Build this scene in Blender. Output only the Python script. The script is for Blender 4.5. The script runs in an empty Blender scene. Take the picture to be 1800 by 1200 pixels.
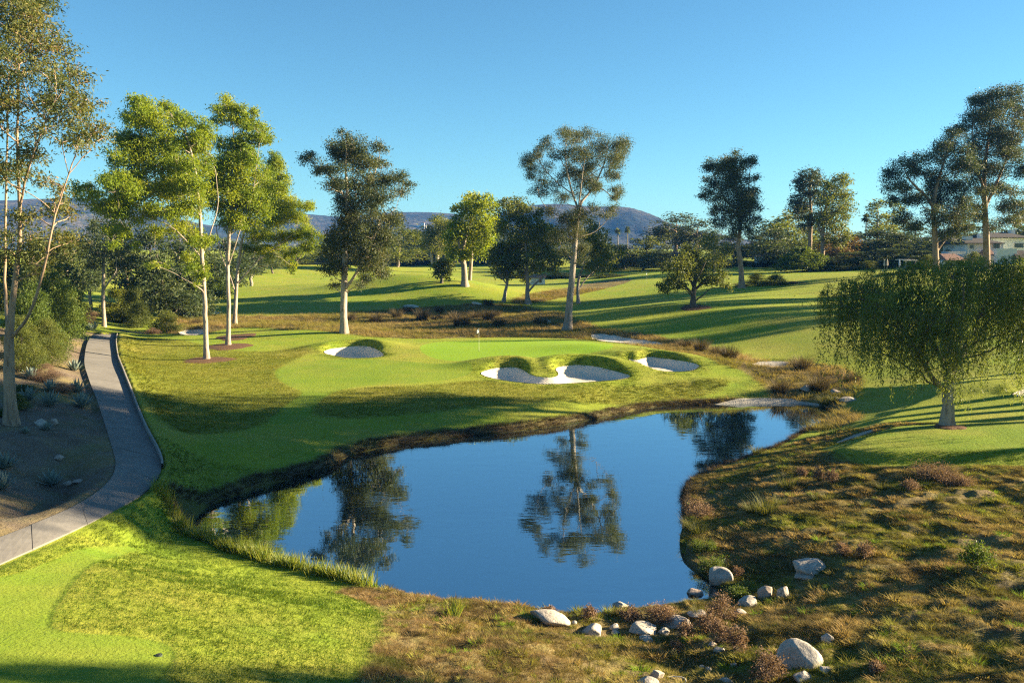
import bpy, math
import numpy as np
from mathutils import Vector
from mathutils.geometry import delaunay_2d_cdt

R = math.radians
scene = bpy.context.scene
col = scene.collection

# ------------------------------------------------------------------ camera
F = 1500.0                       # focal length in pixels of an 1800 x 1200 frame
PITCH = math.atan(160.0 / F)     # looking slightly down
CAM = np.array([0.0, 0.0, 12.0])
cam_d = bpy.data.cameras.new('camera')
cam_d.sensor_width = 36.0
cam_d.lens = 36.0 * F / 1800.0
cam_d.clip_start = 0.2
cam_d.clip_end = 9000.0
cam_o = bpy.data.objects.new('camera', cam_d)
cam_o.location = CAM
cam_o.rotation_euler = (math.pi / 2 - PITCH, 0, 0)
col.objects.link(cam_o)
scene.camera = cam_o

# ------------------------------------------------------------------ sky, sun, exposure
SUN_AZ = R(9.0)                 # to the right of the view, a little ahead of the camera
SUN_EL = R(15.0)
world = bpy.data.worlds.new('World')
scene.world = world
world.use_nodes = True
wn = world.node_tree.nodes
wl = world.node_tree.links
wn.clear()
w_out = wn.new('ShaderNodeOutputWorld')
w_bg = wn.new('ShaderNodeBackground')
w_sky = wn.new('ShaderNodeTexSky')
w_sky.sky_type = 'NISHITA'
w_sky.sun_disc = False
w_sky.sun_elevation = SUN_EL
w_sky.sun_rotation = math.pi / 2 - SUN_AZ
w_sky.altitude = 300.0
w_sky.air_density = 1.0
w_sky.dust_density = 0.0
w_sky.ozone_density = 3.0
w_bg.inputs['Strength'].default_value = 0.05
w_wb = wn.new('ShaderNodeMix')
w_wb.data_type = 'RGBA'
w_wb.blend_type = 'MULTIPLY'
w_wb.inputs[0].default_value = 1.0
w_wb.inputs[7].default_value = (0.44, 0.68, 0.715, 1.0)      # camera white balance: a cooler, clearer blue
wl.new(w_sky.outputs['Color'], w_wb.inputs[6])
wl.new(w_wb.outputs[2], w_bg.inputs['Color'])
wl.new(w_bg.outputs['Background'], w_out.inputs['Surface'])

sun_d = bpy.data.lights.new('sun', 'SUN')
sun_d.energy = 5.0
sun_d.angle = R(0.55)
sun_d.color = (1.0, 0.82, 0.52)
sun_o = bpy.data.objects.new('sun', sun_d)
to_sun = Vector((math.cos(SUN_AZ) * math.cos(SUN_EL), math.sin(SUN_AZ) * math.cos(SUN_EL), math.sin(SUN_EL)))
sun_o.rotation_euler = to_sun.to_track_quat('Z', 'Y').to_euler()
sun_o.location = (60, 20, 40)
col.objects.link(sun_o)

scene.view_settings.view_transform = 'Standard'
scene.view_settings.look = 'None'
scene.view_settings.exposure = 2.45
scene.view_settings.gamma = 1.0
scene.view_settings.use_curve_mapping = False
scene.render.engine = 'CYCLES'
scene.cycles.use_denoising = False       # fine turf and leaf texture stays crisp
scene.cycles.filter_width = 1.25
scene.cycles.max_bounces = 6
scene.cycles.diffuse_bounces = 3
scene.cycles.glossy_bounces = 3
scene.cycles.transmission_bounces = 4
scene.cycles.transparent_max_bounces = 8
scene.cycles.volume_bounces = 1
scene.cycles.use_adaptive_sampling = True
scene.cycles.adaptive_threshold = 0.008
scene.cycles.caustics_reflective = False
scene.cycles.caustics_refractive = False

# ------------------------------------------------------------------ helpers
rng = np.random.default_rng(7)


def tag(o, label=None, cat=None, group=None, kind=None):
    if label:
        o['label'] = label
    if cat:
        o['category'] = cat
    if group:
        o['group'] = group
    if kind:
        o['kind'] = kind
    return o


def empty(name, loc, rz=0.0):
    o = bpy.data.objects.new(name, None)
    o.location = loc
    o.rotation_euler = (0, 0, rz)
    o.empty_display_size = 0.3
    col.objects.link(o)
    return o


def mesh_obj(name, verts, faces, mat=None, parent=None, smooth=False, attrs=None, loc=None):
    """verts: (n,3); faces: (m,k) array or a list of tuples."""
    me = bpy.data.meshes.new(name)
    verts = np.asarray(verts, dtype=np.float32)
    if isinstance(faces, np.ndarray):
        k = faces.shape[1]
        m = len(faces)
        me.vertices.add(len(verts))
        me.vertices.foreach_set('co', verts.ravel())
        me.loops.add(m * k)
        me.loops.foreach_set('vertex_index', faces.astype(np.int32).ravel())
        me.polygons.add(m)
        me.polygons.foreach_set('loop_start', np.arange(0, m * k, k, dtype=np.int32))
        me.update(calc_edges=True)
    else:
        me.from_pydata([tuple(v) for v in verts], [], faces)
        me.update()
    if smooth:
        me.polygons.foreach_set('use_smooth', np.ones(len(me.polygons), dtype=bool))
    if attrs:
        for an, av in attrs.items():
            a = me.attributes.new(an, 'FLOAT', 'POINT')
            a.data.foreach_set('value', np.asarray(av, dtype=np.float32))
    if mat:
        me.materials.append(mat)
    o = bpy.data.objects.new(name, me)
    if loc is not None:
        o.location = loc
    if parent:
        o.parent = parent
    col.objects.link(o)
    return o


class MB:
    """collects boxes, tubes and prisms into one mesh"""

    def __init__(self):
        self.v, self.f = [], []

    def add(self, verts, faces):
        b = len(self.v)
        self.v.extend([tuple(map(float, p)) for p in verts])
        self.f.extend([tuple(int(i) + b for i in q) for q in faces])

    def box(self, x0, x1, y0, y1, z0, z1):
        p = [(x, y, z) for z in (z0, z1) for y in (y0, y1) for x in (x0, x1)]
        self.add(p, [(0, 2, 3, 1), (4, 5, 7, 6), (0, 1, 5, 4), (2, 6, 7, 3), (0, 4, 6, 2), (1, 3, 7, 5)])
        return self

    def tube(self, pts, rad, sides=8, cap=True):
        v, f = tube(np.asarray(pts, float), np.asarray(rad, float), sides)
        b = len(self.v)
        self.v.extend([tuple(p) for p in v])
        self.f.extend([tuple(int(i) + b for i in q) for q in f])
        if cap:
            n = len(pts)
            self.f.append(tuple(b + i for i in range(sides))[::-1])
            self.f.append(tuple(b + (n - 1) * sides + i for i in range(sides)))
        return self

    def build(self, name, mat, parent=None, smooth=False, loc=None):
        return mesh_obj(name, np.array(self.v), self.f, mat, parent, smooth, None, loc)


def tube(pts, rad, sides=8):
    n = len(pts)
    t = np.gradient(pts, axis=0)
    t /= np.linalg.norm(t, axis=1)[:, None] + 1e-9
    ref = np.array([1.0, 0.0, 0.0]) if abs(t[:, 2]).mean() > 0.6 else np.array([0.0, 0.0, 1.0])
    a = np.cross(t, ref)
    a /= np.linalg.norm(a, axis=1)[:, None] + 1e-9
    b = np.cross(t, a)
    ang = np.linspace(0, 2 * np.pi, sides, endpoint=False)
    ring = (a[:, None, :] * np.cos(ang)[None, :, None] + b[:, None, :] * np.sin(ang)[None, :, None])
    v = pts[:, None, :] + ring * rad[:, None, None]
    i = np.arange(n - 1)[:, None] * sides
    j = np.arange(sides)[None, :]
    j2 = (j + 1) % sides
    f = np.stack([i + j, i + sides + j, i + sides + j2, i + j2], axis=-1).reshape(-1, 4)
    return v.reshape(-1, 3), f


def smoothstep(a, b, x):
    t = np.clip((x - a) / (b - a), 0, 1)
    return t * t * (3 - 2 * t)


# value noise in numpy
_NT = np.random.default_rng(3).random((64, 64))


def vnoise(x, y):
    xi = np.floor(x).astype(int)
    yi = np.floor(y).astype(int)
    xf, yf = x - xi, y - yi
    xf = xf * xf * (3 - 2 * xf)
    yf = yf * yf * (3 - 2 * yf)
    g = lambda i, j: _NT[i % 64, j % 64]
    return (g(xi, yi) * (1 - xf) + g(xi + 1, yi) * xf) * (1 - yf) + (g(xi, yi + 1) * (1 - xf) + g(xi + 1, yi + 1) * xf) * yf


def fbm(x, y, o=4):
    s, a, t = 0.0, 1.0, 0.0
    for k in range(o):
        s = s + a * (vnoise(x * 2 ** k + 17 * k, y * 2 ** k + 31 * k) - 0.5)
        t += a
        a *= 0.5
    return s / t * 2


# ------------------------------------------------------------------ surveying: sight lines from the photograph's viewpoint
SP, CP = math.sin(PITCH), math.cos(PITCH)


def ray(u, v):
    xc = (np.asarray(u, float) - 900.0) / F
    yc = (600.0 - np.asarray(v, float)) / F
    return np.stack(np.broadcast_arrays(xc, CP + yc * SP, -SP + yc * CP), axis=-1)


def on_plane(u, v, z):
    r = ray(u, v)
    t = (z - CAM[2]) / r[..., 2]
    return CAM + r * t[..., None]


def at_depth(u, v, y):
    r = ray(u, v)
    return CAM + r * (np.asarray(y, float) / r[..., 1])[..., None]


def project(p):
    p = np.asarray(p, float) - CAM
    yc = p[..., 1] * SP + p[..., 2] * CP
    zc = p[..., 1] * CP - p[..., 2] * SP
    return 900 + F * p[..., 0] / zc, 600 - F * yc / zc


# ------------------------------------------------------------------ ground height
CTRL = [
    (0, 1200, 3.4), (300, 1180, 2.9), (620, 1190, 2.0), (300, 1000, 2.0), (640, 1040, 0.9), (0, 960, 2.5), (150, 900, 2.2),
    (450, 1080, 1.9), (280, 940, 1.2), (180, 1080, 2.7),
    (900, 1190, 1.6), (780, 1110, 1.2), (1000, 1110, 0.6), (1130, 1112, 0.3), (1240, 1195, 0.40), (1230, 1090, 0.3), (1210, 1150, 0.35), (1080, 1165, 1.05), (1330, 1180, 0.7),
    (1350, 1110, 1.0), (1500, 1190, 1.3), (1800, 1190, 1.6), (1800, 1000, 1.7), (1500, 960, 1.2), (1400, 1020, 1.0),
    (1330, 900, 1.0), (1300, 850, 0.9), (1600, 870, 1.6), (1800, 830, 1.9), (1450, 800, 1.6), (1620, 785, 1.9), (1790, 775, 2.0),
    (1665, 748, 1.9), (1500, 705, 1.0), (1790, 700, 2.2), (1600, 650, 2.0), (1400, 655, 1.1), (1350, 692, 0.6),
    (1240, 605, 1.9), (1000, 560, 2.9), (1450, 520, 5.25), (1300, 560, 3.8), (1450, 600, 2.9), (1218, 538, 4.5),
    (1290, 505, 5.5), (1100, 505, 4.9), (1645, 482, 8.0), (1750, 472, 8.7), (1450, 500, 6.3), (1350, 477, 7.2), (1150, 480, 6.6),
    (900, 612, 2.6), (1050, 603, 2.7), (750, 612, 2.5), (1200, 640, 2.0), (1300, 655, 1.4), (1000, 690, 1.2), (1150, 690, 0.9),
    (620, 640, 2.2), (480, 580, 2.7), (362, 632, 2.1), (200, 630, 2.5), (205, 588, 2.6), (300, 700, 2.0), (600, 700, 1.6),
    (850, 690, 1.4), (500, 770, 1.0), (330, 860, 1.3), (330, 780, 1.8),
    (600, 572, 1.7), (800, 562, 1.6), (1000, 585, 2.0), (400, 562, 2.1), (300, 548, 2.6), (950, 545, 2.1),
    (600, 520, 3.8), (730, 508, 4.6), (850, 522, 3.6), (450, 530, 3.4), (500, 490, 5.2), (700, 470, 7.0),
    (820, 500, 4.5), (890, 530, 3.2), (940, 498, 4.2), (560, 470, 6.6),
    (300, 520, 3.4), (180, 572, 3.0), (60, 600, 4.0), (0, 640, 4.4), (0, 745, 3.3), (80, 800, 2.9), (0, 850, 3.1), (100, 890, 2.5),
]
_c = np.array([[*on_plane(u, v, z)[:2], z] for u, v, z in CTRL])
_extra = np.array([[-120, 60, 8], [-120, 150, 9], [-120, 300, 11], [0, 330, 8.5], [90, 330, 10], [170, 330, 13], [170, 170, 12], [150, 80, 7],
                   [80, 60, 4.2], [50, 40, 2.4], [40, 20, 2.0], [25, 5, 2.2], [-30, 5, 4.5], [0, 4, 3.2], [-70, 30, 5.0], [60, 90, 4.8], [-60, 100, 5.5], [-60, 250, 8.5]], float)
_c = np.vstack([_c, _extra])


def _phi(d):
    d = np.maximum(d, 1e-6)
    return d * d * np.log(d)


_S = 40.0
_n = len(_c)
_A = np.zeros((_n + 3, _n + 3))
_xy = _c[:, :2] / _S
_A[:_n, :_n] = _phi(np.linalg.norm(_xy[:, None] - _xy[None], axis=2)) + np.eye(_n) * 0.004
_A[:_n, _n] = 1
_A[:_n, _n + 1:] = _xy
_A[_n, :_n] = 1
_A[_n + 1:, :_n] = _xy.T
_w = np.linalg.solve(_A, np.concatenate([_c[:, 2], np.zeros(3)]))


def base_z(x, y):
    x = np.clip(np.asarray(x, float), -125, 175)
    y = np.clip(np.asarray(y, float), 3, 335)
    sh = x.shape
    q = np.stack([x.ravel(), y.ravel()], 1) / _S
    out = np.empty(len(q))
    for i in range(0, len(q), 20000):
        qq = q[i:i + 20000]
        d2 = ((qq[:, None] - _xy[None]) ** 2).sum(2)
        out[i:i + 20000] = (0.5 * d2 * np.log(np.maximum(d2, 1e-12))) @ _w[:_n] + _w[_n] + qq @ _w[_n + 1:]
    return np.maximum(out, 0.22).reshape(sh)


def drape(pts, zfun=None):
    """where the sight line through each photograph point meets the ground"""
    zfun = zfun or base_z
    pts = np.asarray(pts, float)
    r = ray(pts[:, 0], pts[:, 1])
    lo = np.full(len(pts), 8.0)
    hi = np.full(len(pts), np.nan)
    ts = np.concatenate([np.arange(10, 120, 0.5), np.arange(120, 420, 1.5)])
    prev = np.full(len(pts), 10.0)
    done = np.zeros(len(pts), bool)
    for t in ts:
        p = CAM + r * t
        hit = (~done) & (p[:, 2] < zfun(p[:, 0], p[:, 1]))
        lo[hit] = prev[hit]
        hi[hit] = t
        done |= hit
        prev[:] = t
        if done.all():
            break
    hi = np.where(done, hi, 420.0)
    lo = np.where(done, lo, 419.0)
    for _ in range(14):
        m = 0.5 * (lo + hi)
        p = CAM + r * m[:, None]
        below = p[:, 2] < zfun(p[:, 0], p[:, 1])
        hi = np.where(below, m, hi)
        lo = np.where(below, lo, m)
    return (CAM + r * hi[:, None])


def sdf(poly, x, y):
    """signed distance to a closed plan polygon, negative inside"""
    sh = np.shape(x)
    px = np.ravel(x)
    py = np.ravel(y)
    a = np.asarray(poly)[:, :2]
    b = np.roll(a, -1, axis=0)
    d = np.full(px.shape, 1e18)
    inside = np.zeros(px.shape, bool)
    for (ax, ay), (bx, by) in zip(a, b):
        ex, ey = bx - ax, by - ay
        t = np.clip(((px - ax) * ex + (py - ay) * ey) / (ex * ex + ey * ey + 1e-12), 0, 1)
        d = np.minimum(d, (px - ax - t * ex) ** 2 + (py - ay - t * ey) ** 2)
        c = ((ay > py) != (by > py))
        xx = (bx - ax) * (py - ay) / (by - ay + 1e-18) + ax
        inside ^= c & (px < xx)
    d = np.sqrt(d)
    return np.where(inside, -d, d).reshape(sh)


def smooth_poly(p, it=2, closed=True):
    p = np.asarray(p, float)
    for _ in range(it):
        if closed:
            q = np.roll(p, -1, axis=0)
            p = np.stack([0.75 * p + 0.25 * q, 0.25 * p + 0.75 * q], 1).reshape(-1, p.shape[1])
        else:
            q = p[1:]
            o = p[:-1]
            m = np.stack([0.75 * o + 0.25 * q, 0.25 * o + 0.75 * q], 1).reshape(-1, p.shape[1])
            p = np.vstack([p[:1], m, p[-1:]])
    return p


def resample(p, n, closed=False):
    p = np.asarray(p, float)
    if closed:
        p = np.vstack([p, p[:1]])
    s = np.concatenate([[0], np.cumsum(np.linalg.norm(np.diff(p[:, :2], axis=0), axis=1))])
    t = np.linspace(0, s[-1], n + 1 if closed else n)
    q = np.stack([np.interp(t, s, p[:, k]) for k in range(p.shape[1])], 1)
    return q[:-1] if closed else q


# ---- pond
POND_PX = [(303, 921), (322, 908), (345, 897), (380, 882), (420, 868), (460, 855), (500, 845), (540, 834), (575, 824), (600, 808), (615, 799), (650, 791),
           (700, 781), (750, 774), (800, 769), (860, 763), (920, 756), (960, 751), (1000, 745), (1050, 736), (1090, 726), (1130, 718),
           (1180, 713), (1240, 711), (1300, 709), (1360, 708), (1420, 709), (1465, 716), (1475, 728), (1440, 745), (1400, 766), (1370, 785), (1340, 796),
           (1290, 815), (1250, 828), (1215, 844), (1202, 856), (1200, 880), (1203, 920), (1195, 950), (1200, 985), (1215, 1000),
           (1240, 1018), (1262, 1034), (1272, 1046), (1240, 1056), (1180, 1063), (1120, 1070), (1060, 1080), (1010, 1084), (960, 1084),
           (920, 1078), (880, 1071), (830, 1065), (780, 1060), (740, 1052), (700, 1044), (660, 1038), (600, 1023), (540, 1009), (480, 994),
           (420, 974), (380, 959), (345, 945), (315, 934)]
POND = smooth_poly(on_plane(*np.array(POND_PX, float).T, 0.0), 2)

# mounds (plan x, y, radius x, radius y, height)
MOUNDS = []
for (u, v, rx, ry, h) in [(715, 510, 17, 10, 3.0), (815, 522, 10, 7, 1.3), (560, 506, 14, 8, 0.9), (1130, 545, 10, 5, 0.5), (1010, 575, 8, 4, 0.35), (640, 562, 10, 3.5, 0.6), (820, 572, 9, 3.0, 0.7),
                          (930, 560, 7, 3, 0.6), (740, 590, 12, 3, 0.3), (1050, 612, 5, 2.5, 0.35), (470, 577, 9, 4, 0.5), (1320, 566, 12, 5, 0.5), (1480, 620, 10, 4, 0.4), (560, 590, 8, 3.5, 0.45),
                          (1330, 655, 6, 3, 0.5), (1560, 700, 8, 3, 0.35), (1700, 690, 8, 4, 0.5)]:
    p = drape([(u, v)])[0]
    MOUNDS.append((p[0], p[1], rx, ry, h))



def base_m(x, y):
    z = base_z(x, y)
    for mx, my, rx, ry, h in MOUNDS:
        z = z + h * np.exp(-((x - mx) / rx) ** 2 - ((y - my) / ry) ** 2)
    return z


# ---- regions of mown turf, native ground, soil
dr = lambda px, it=2: smooth_poly(drape(px, base_m), it)
GREEN = dr([(733, 610), (760, 601), (830, 599), (900, 597), (960, 596), (1010, 599), (1060, 604), (1085, 611), (1050, 621), (980, 629), (900, 635), (840, 638), (790, 635), (750, 627)])
APRON = dr([(478, 656), (500, 641), (560, 633), (680, 632), (760, 640), (835, 644), (825, 660), (760, 672), (650, 678), (600, 682), (560, 705), (535, 745), (460, 748), (500, 712), (540, 690), (500, 676)])
ROUGH_A = dr([(206, 592), (300, 594), (420, 622), (560, 608), (520, 632), (480, 652), (500, 678), (540, 692), (470, 745), (400, 762), (292, 765), (240, 695), (205, 625)])
ROUGH_B = dr([(545, 700), (600, 684), (680, 680), (770, 676), (850, 666), (960, 680), (1150, 670), (1300, 660), (1240, 690), (1000, 702), (860, 712), (700, 732), (545, 738)])
CUT_FORE = dr([(-200, 1070), (60, 1000), (150, 955), (250, 940), (215, 962), (150, 997), (105, 1050), (82, 1108), (160, 1112), (240, 1117), (297, 1130), (313, 1150), (300, 1172), (268, 1215), (100, 1260), (-300, 1260)])
TEE_RIGHT = dr([(1447, 790), (1480, 772), (1560, 762), (1680, 756), (1900, 752), (1950, 800), (1800, 806), (1660, 806), (1560, 806), (1490, 804)])
NATIVE_FORE = dr([(560, 1010), (650, 1040), (686, 1085), (672, 1130), (645, 1180), (600, 1260), (1200, 1400), (1900, 1300), (1950, 830), (1800, 822), (1650, 818), (1560, 822), (1480, 812), (1436, 790), (1460, 764), (1530, 748), (1480, 738), (1400, 750), (1280, 800), (1150, 850), (1100, 980)])
NATIVE_BACK = dr([(300, 548), (420, 556), (560, 553), (650, 547), (780, 538), (870, 533), (960, 540), (1000, 560), (1060, 580), (1150, 590), (1250, 608), (1330, 636),
                  (1400, 632), (1490, 648), (1520, 672), (1470, 700), (1370, 700), (1335, 664), (1260, 638), (1150, 612), (1040, 597), (950, 592), (840, 594), (740, 596), (640, 590), (560, 582), (470, 574), (400, 578), (320, 590), (285, 580)])
NATIVE_BANK = dr([(1090, 722), (1130, 703), (1180, 695), (1250, 690), (1440, 688), (1500, 700), (1520, 725), (1460, 735), (1240, 735), (1100, 745)])
NATIVE_FAR = dr([(930, 516), (1000, 506), (1060, 493), (1115, 488), (1105, 497), (1055, 509), (1000, 521), (945, 531), (890, 536)])
NATIVE_STRIP = dr([(1436, 776), (1475, 754), (1560, 744), (1660, 744), (1730, 750), (1640, 757), (1560, 761), (1480, 772)])
BED = dr([(165, 582), (200, 578), (300, 585), (410, 588), (340, 590), (208, 591), (205, 640), (260, 765), (284, 830), (200, 900), (-60, 1010), (-300, 1000), (-500, 700), (-300, 585), (0, 575)])

PATH_L = [(163, 588), (150, 608), (147, 640), (157, 670), (170, 700), (183, 740), (195, 780), (204, 808), (202, 830), (189, 850), (165, 870), (130, 890), (88, 908), (40, 928), (0, 944), (-80, 974), (-200, 1015)]
PATH_R = [(206, 588), (203, 602), (206, 628), (216, 656), (230, 690), (243, 725), (258, 760), (275, 790), (284, 812), (284, 830), (270, 852), (245, 873), (210, 891), (165, 915), (110, 941), (50, 968), (0, 990), (-80, 1028), (-200, 1080)]
PL = resample(smooth_poly(drape(PATH_L), 3, False), 121)
PR = resample(smooth_poly(drape(PATH_R), 3, False), 121)
PATH = np.vstack([PL, PR[::-1]])

# ---- bunkers: outline in the photograph, sand depth, height of the turf lip on the far side, how much lip goes round the near side
BUNK = {
    'lawn': ([(566, 618), (578, 612), (605, 609), (640, 607), (662, 612), (678, 624), (664, 628), (610, 629), (588, 624)], 0.75, 0.6, 0.0),
    'front': ([(843, 656), (852, 651), (876, 646), (905, 645), (920, 650), (934, 660), (955, 663), (976, 663), (984, 657), (974, 648), (990, 644), (1020, 642), (1055, 646), (1088, 655), (1114, 662), (1085, 668), (1040, 671), (990, 674), (940, 674), (892, 669), (858, 663)], 0.7, 0.8, 0.0),
    'east': ([(1101, 630), (1122, 634), (1140, 626), (1170, 630), (1232, 640), (1224, 650), (1190, 654), (1150, 652), (1118, 642)], 0.65, 0.6, 0.0),
    'behind_green': ([(1036, 591), (1050, 586), (1080, 591), (1160, 599), (1168, 605), (1100, 604), (1045, 598)], 0.25, 0.2, 0.1),
    'path_end': ([(312, 582), (335, 578), (366, 580), (362, 587), (338, 590), (316, 588)], 0.3, 0.3, 0.1),
    'meadow': ([(348, 541), (366, 543), (388, 549), (380, 553), (360, 550)], 0.3, 0.3, 0.1),
    'meadow_small': ([(312, 553), (328, 549), (352, 552), (348, 557), (322, 557)], 0.3, 0.2, 0.1),
    'hill_foot': ([(706, 538), (722, 535), (740, 539), (728, 542), (712, 541)], 0.3, 0.3, 0.1),
    'hill_side': ([(828, 531), (840, 532), (850, 535), (842, 537), (830, 535)], 0.3, 0.2, 0.1),
    'far_green': ([(736, 464), (744, 461.5), (752, 462), (754, 466), (744, 467)], 0.5, 0.6, 0.2),
    'scrub': ([(938, 562), (955, 560), (972, 563), (966, 567), (946, 566)], 0.3, 0.3, 0.1),
    'shore': ([(1232, 698), (1262, 694), (1320, 692), (1400, 692), (1462, 693), (1470, 699), (1390, 703), (1300, 704), (1246, 702)], 0.1, 0.05, 0.0),
    'stream': ([(1318, 638), (1345, 634), (1390, 635), (1385, 641), (1350, 643), (1325, 643)], 0.1, 0.05, 0.0),
    'tee_side': ([(1468, 766), (1490, 757), (1520, 753), (1548, 754), (1532, 760), (1500, 767), (1478, 770)], 0.06, 0.0, 0.0),
    'right_edge': ([(1776, 694), (1790, 686), (1830, 680), (1840, 690), (1800, 697)], 0.3, 0.3, 0.1),
}
BPOLY = {k: smooth_poly(drape(v[0], base_m), 2) for k, v in BUNK.items()}

SDN = ['sd_pond', 'sd_green', 'sd_apron', 'sd_rough', 'sd_tee', 'sd_native', 'sd_bed', 'sd_path', 'sd_sand']


def survey(x, y):
    """height and signed distances of the finished ground"""
    z = base_z(x, y)
    s = {}
    s['sd_pond'] = sdf(POND, x, y)
    s['sd_green'] = sdf(GREEN, x, y)
    s['sd_apron'] = np.minimum(sdf(APRON, x, y), sdf(CUT_FORE, x, y))
    s['sd_rough'] = np.minimum(sdf(ROUGH_A, x, y), sdf(ROUGH_B, x, y))
    s['sd_tee'] = sdf(TEE_RIGHT, x, y)
    s['sd_native'] = np.minimum(np.minimum(sdf(NATIVE_FORE, x, y), sdf(NATIVE_BACK, x, y)), np.minimum(np.minimum(sdf(NATIVE_BANK, x, y), sdf(NATIVE_FAR, x, y)), sdf(NATIVE_STRIP, x, y)))
    s['sd_bed'] = sdf(BED, x, y)
    s['sd_path'] = sdf(PATH, x, y)
    for mx, my, rx, ry, h in MOUNDS:
        z = z + h * np.exp(-((x - mx) / rx) ** 2 - ((y - my) / ry) ** 2)
    far = smoothstep(320, 420, y)
    z = z + 0.10 * fbm(x * 0.11, y * 0.11, 3) * smoothstep(0, 4, s['sd_green']) * (1 + far)
    # humps of unmown native ground
    nat = smoothstep(0.6, -1.2, s['sd_native'])
    nearf = smoothstep(62, 45, y)
    z = z + nat * (0.24 * fbm(x * 0.30 + 5, y * 0.42, 3) + (0.15 * nearf + 0.05) * fbm(x * 1.3, y * 1.7, 3))
    # the raised tee on the right
    z = z + 0.45 * smoothstep(1.2, -0.2, s['sd_tee'])
    z = z - 0.035 * smoothstep(0.06, -0.06, s['sd_apron']) * smoothstep(40, 30, y)
    # rills in the bed
    bed = smoothstep(0.3, -0.6, s['sd_bed'])
    z = z + bed * 0.10 * fbm(x * 0.7, y * 0.7, 3)
    # bunkers
    sand = np.full(np.shape(x), 1e3)
    lips = np.zeros(np.shape(x))
    for k, (px, depth, lip, nearlip) in BUNK.items():
        P = BPOLY[k]
        c = P.mean(0)
        rad = np.abs(P[:, :2] - c[:2]).max() + 6
        m = (np.abs(x - c[0]) < rad) & (np.abs(y - c[1]) < rad)
        if not m.any():
            continue
        d = sdf(P, x[m], y[m])
        hy = np.ptp(P[:, 1]) * 0.5 + 0.3
        side = nearlip + (1 - nearlip) * smoothstep(0.0, 0.9, (y[m] - c[1]) / hy)
        dz = -depth * smoothstep(0.25, -0.9, d)
        w = np.where(d > 0.7, 2.3, 0.5)
        lips[m] = np.maximum(lips[m], lip * side * np.exp(-((np.maximum(d, -9) - 0.7) / w) ** 2))
        z[m] = z[m] + dz
        sand[m] = np.minimum(sand[m], d)
    z = z + lips * smoothstep(-0.25, 0.55, sand)
    s['sd_sand'] = sand
    # pond: steep undercut bank, then a gentle rise; bottom below
    d = s['sd_pond']
    wob = 0.10 * fbm(x * 0.9, y * 0.9, 2)
    inlet = smoothstep(3.0, 9.0, x) * smoothstep(33, 29, y)
    right = smoothstep(4, 9, x) * (1 - inlet)
    nearl = smoothstep(42, 37, y + 0.25 * (x + 12)) * smoothstep(0, -4, x)
    steep = 1 - np.clip(inlet + 0.6 * right + 0.55 * nearl, 0, 1)
    prof = 0.04 + (0.10 + 0.32 * steep) * smoothstep(0.0, 0.40, d + wob * 0.5) + 0.10 * np.maximum(d, 0) + 0.09 * np.maximum(d - 1, 0) ** 1.5
    z = np.where(d > 0, np.minimum(z, prof + 0.6 * wob * smoothstep(0, 0.5, d)), z)
    z = np.where((d > 0), np.maximum(z, 0.03 + 0.1 * smoothstep(0, 0.5, d)), z)
    z = np.where(d <= 0, np.maximum(-0.9, 0.03 + d * 0.7), z)
    # the cart path is cut into the slope: kerb and lawn stand above it, the bed lies below
    dp = s['sd_path']
    sop = side_of_path(x, y)
    s['sd_bed'] = np.where((sop > 0) & (dp > 0) & (dp < 30) & (y < 99), np.maximum(s['sd_bed'], dp + 0.5), s['sd_bed'])
    zp = base_z(x, y)
    lawn_side = zp + 0.24 * smoothstep(30, 36, y) + 0.02
    bed_side = zp - 0.20 * smoothstep(40, 50, y) - 0.03
    wgt = smoothstep(2.2, 0.1, dp)
    target = np.where(sop > 0, lawn_side, bed_side)
    z = np.where(dp < 40, z * (1 - wgt) + np.where(dp < -0.25, zp - 0.30, zp - 0.04 + (target - zp + 0.04) * smoothstep(0.05, np.where(y > 36, 0.2, 0.45), dp)) * wgt, z)
    return z, s


def side_of_path(x, y):
    """+1 on the lawn side (right edge), -1 on the bed side"""
    a = PR[::3, :2]
    b = PL[::3, :2]
    dr_ = np.full(np.shape(x), 1e18)
    dl_ = np.full(np.shape(x), 1e18)
    for p in a:
        dr_ = np.minimum(dr_, (x - p[0]) ** 2 + (y - p[1]) ** 2)
    for p in b:
        dl_ = np.minimum(dl_, (x - p[0]) ** 2 + (y - p[1]) ** 2)
    return np.where(dr_ < dl_, 1, -1)


# ---- the sheet itself: rows get coarser with distance
rows = np.concatenate([np.arange(-14, 12, 1.0), np.arange(12, 44, 0.17), np.arange(44, 100, 0.28), np.arange(100, 170, 0.6), np.arange(170, 400, 3.0), 400 * 1.14 ** np.arange(0, 19)])
cs = np.concatenate([-np.geomspace(2.6, 0.76, 22), np.linspace(-0.74, 0.74, 420), np.geomspace(0.76, 2.6, 22)])
gx = cs[None, :] * (np.maximum(rows, -4)[:, None] + 10.0) * np.clip(0.86, 0, 1)
gy = np.repeat(rows[:, None], len(cs), 1)
gz, gs = survey(gx, gy)
NR, NC = gx.shape


def _cell(x, y):
    x = np.asarray(x, float)
    y = np.asarray(y, float)
    i = np.clip(np.searchsorted(rows, y) - 1, 0, NR - 2)
    fy = np.clip((y - rows[i]) / (rows[i + 1] - rows[i]), 0, 1)
    s = x / ((np.maximum(y, -4) + 10.0) * 0.86)
    j = np.clip(np.searchsorted(cs, s) - 1, 0, NC - 2)
    fx = np.clip((s - cs[j]) / (cs[j + 1] - cs[j]), 0, 1)
    return i, j, fx, fy


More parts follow.
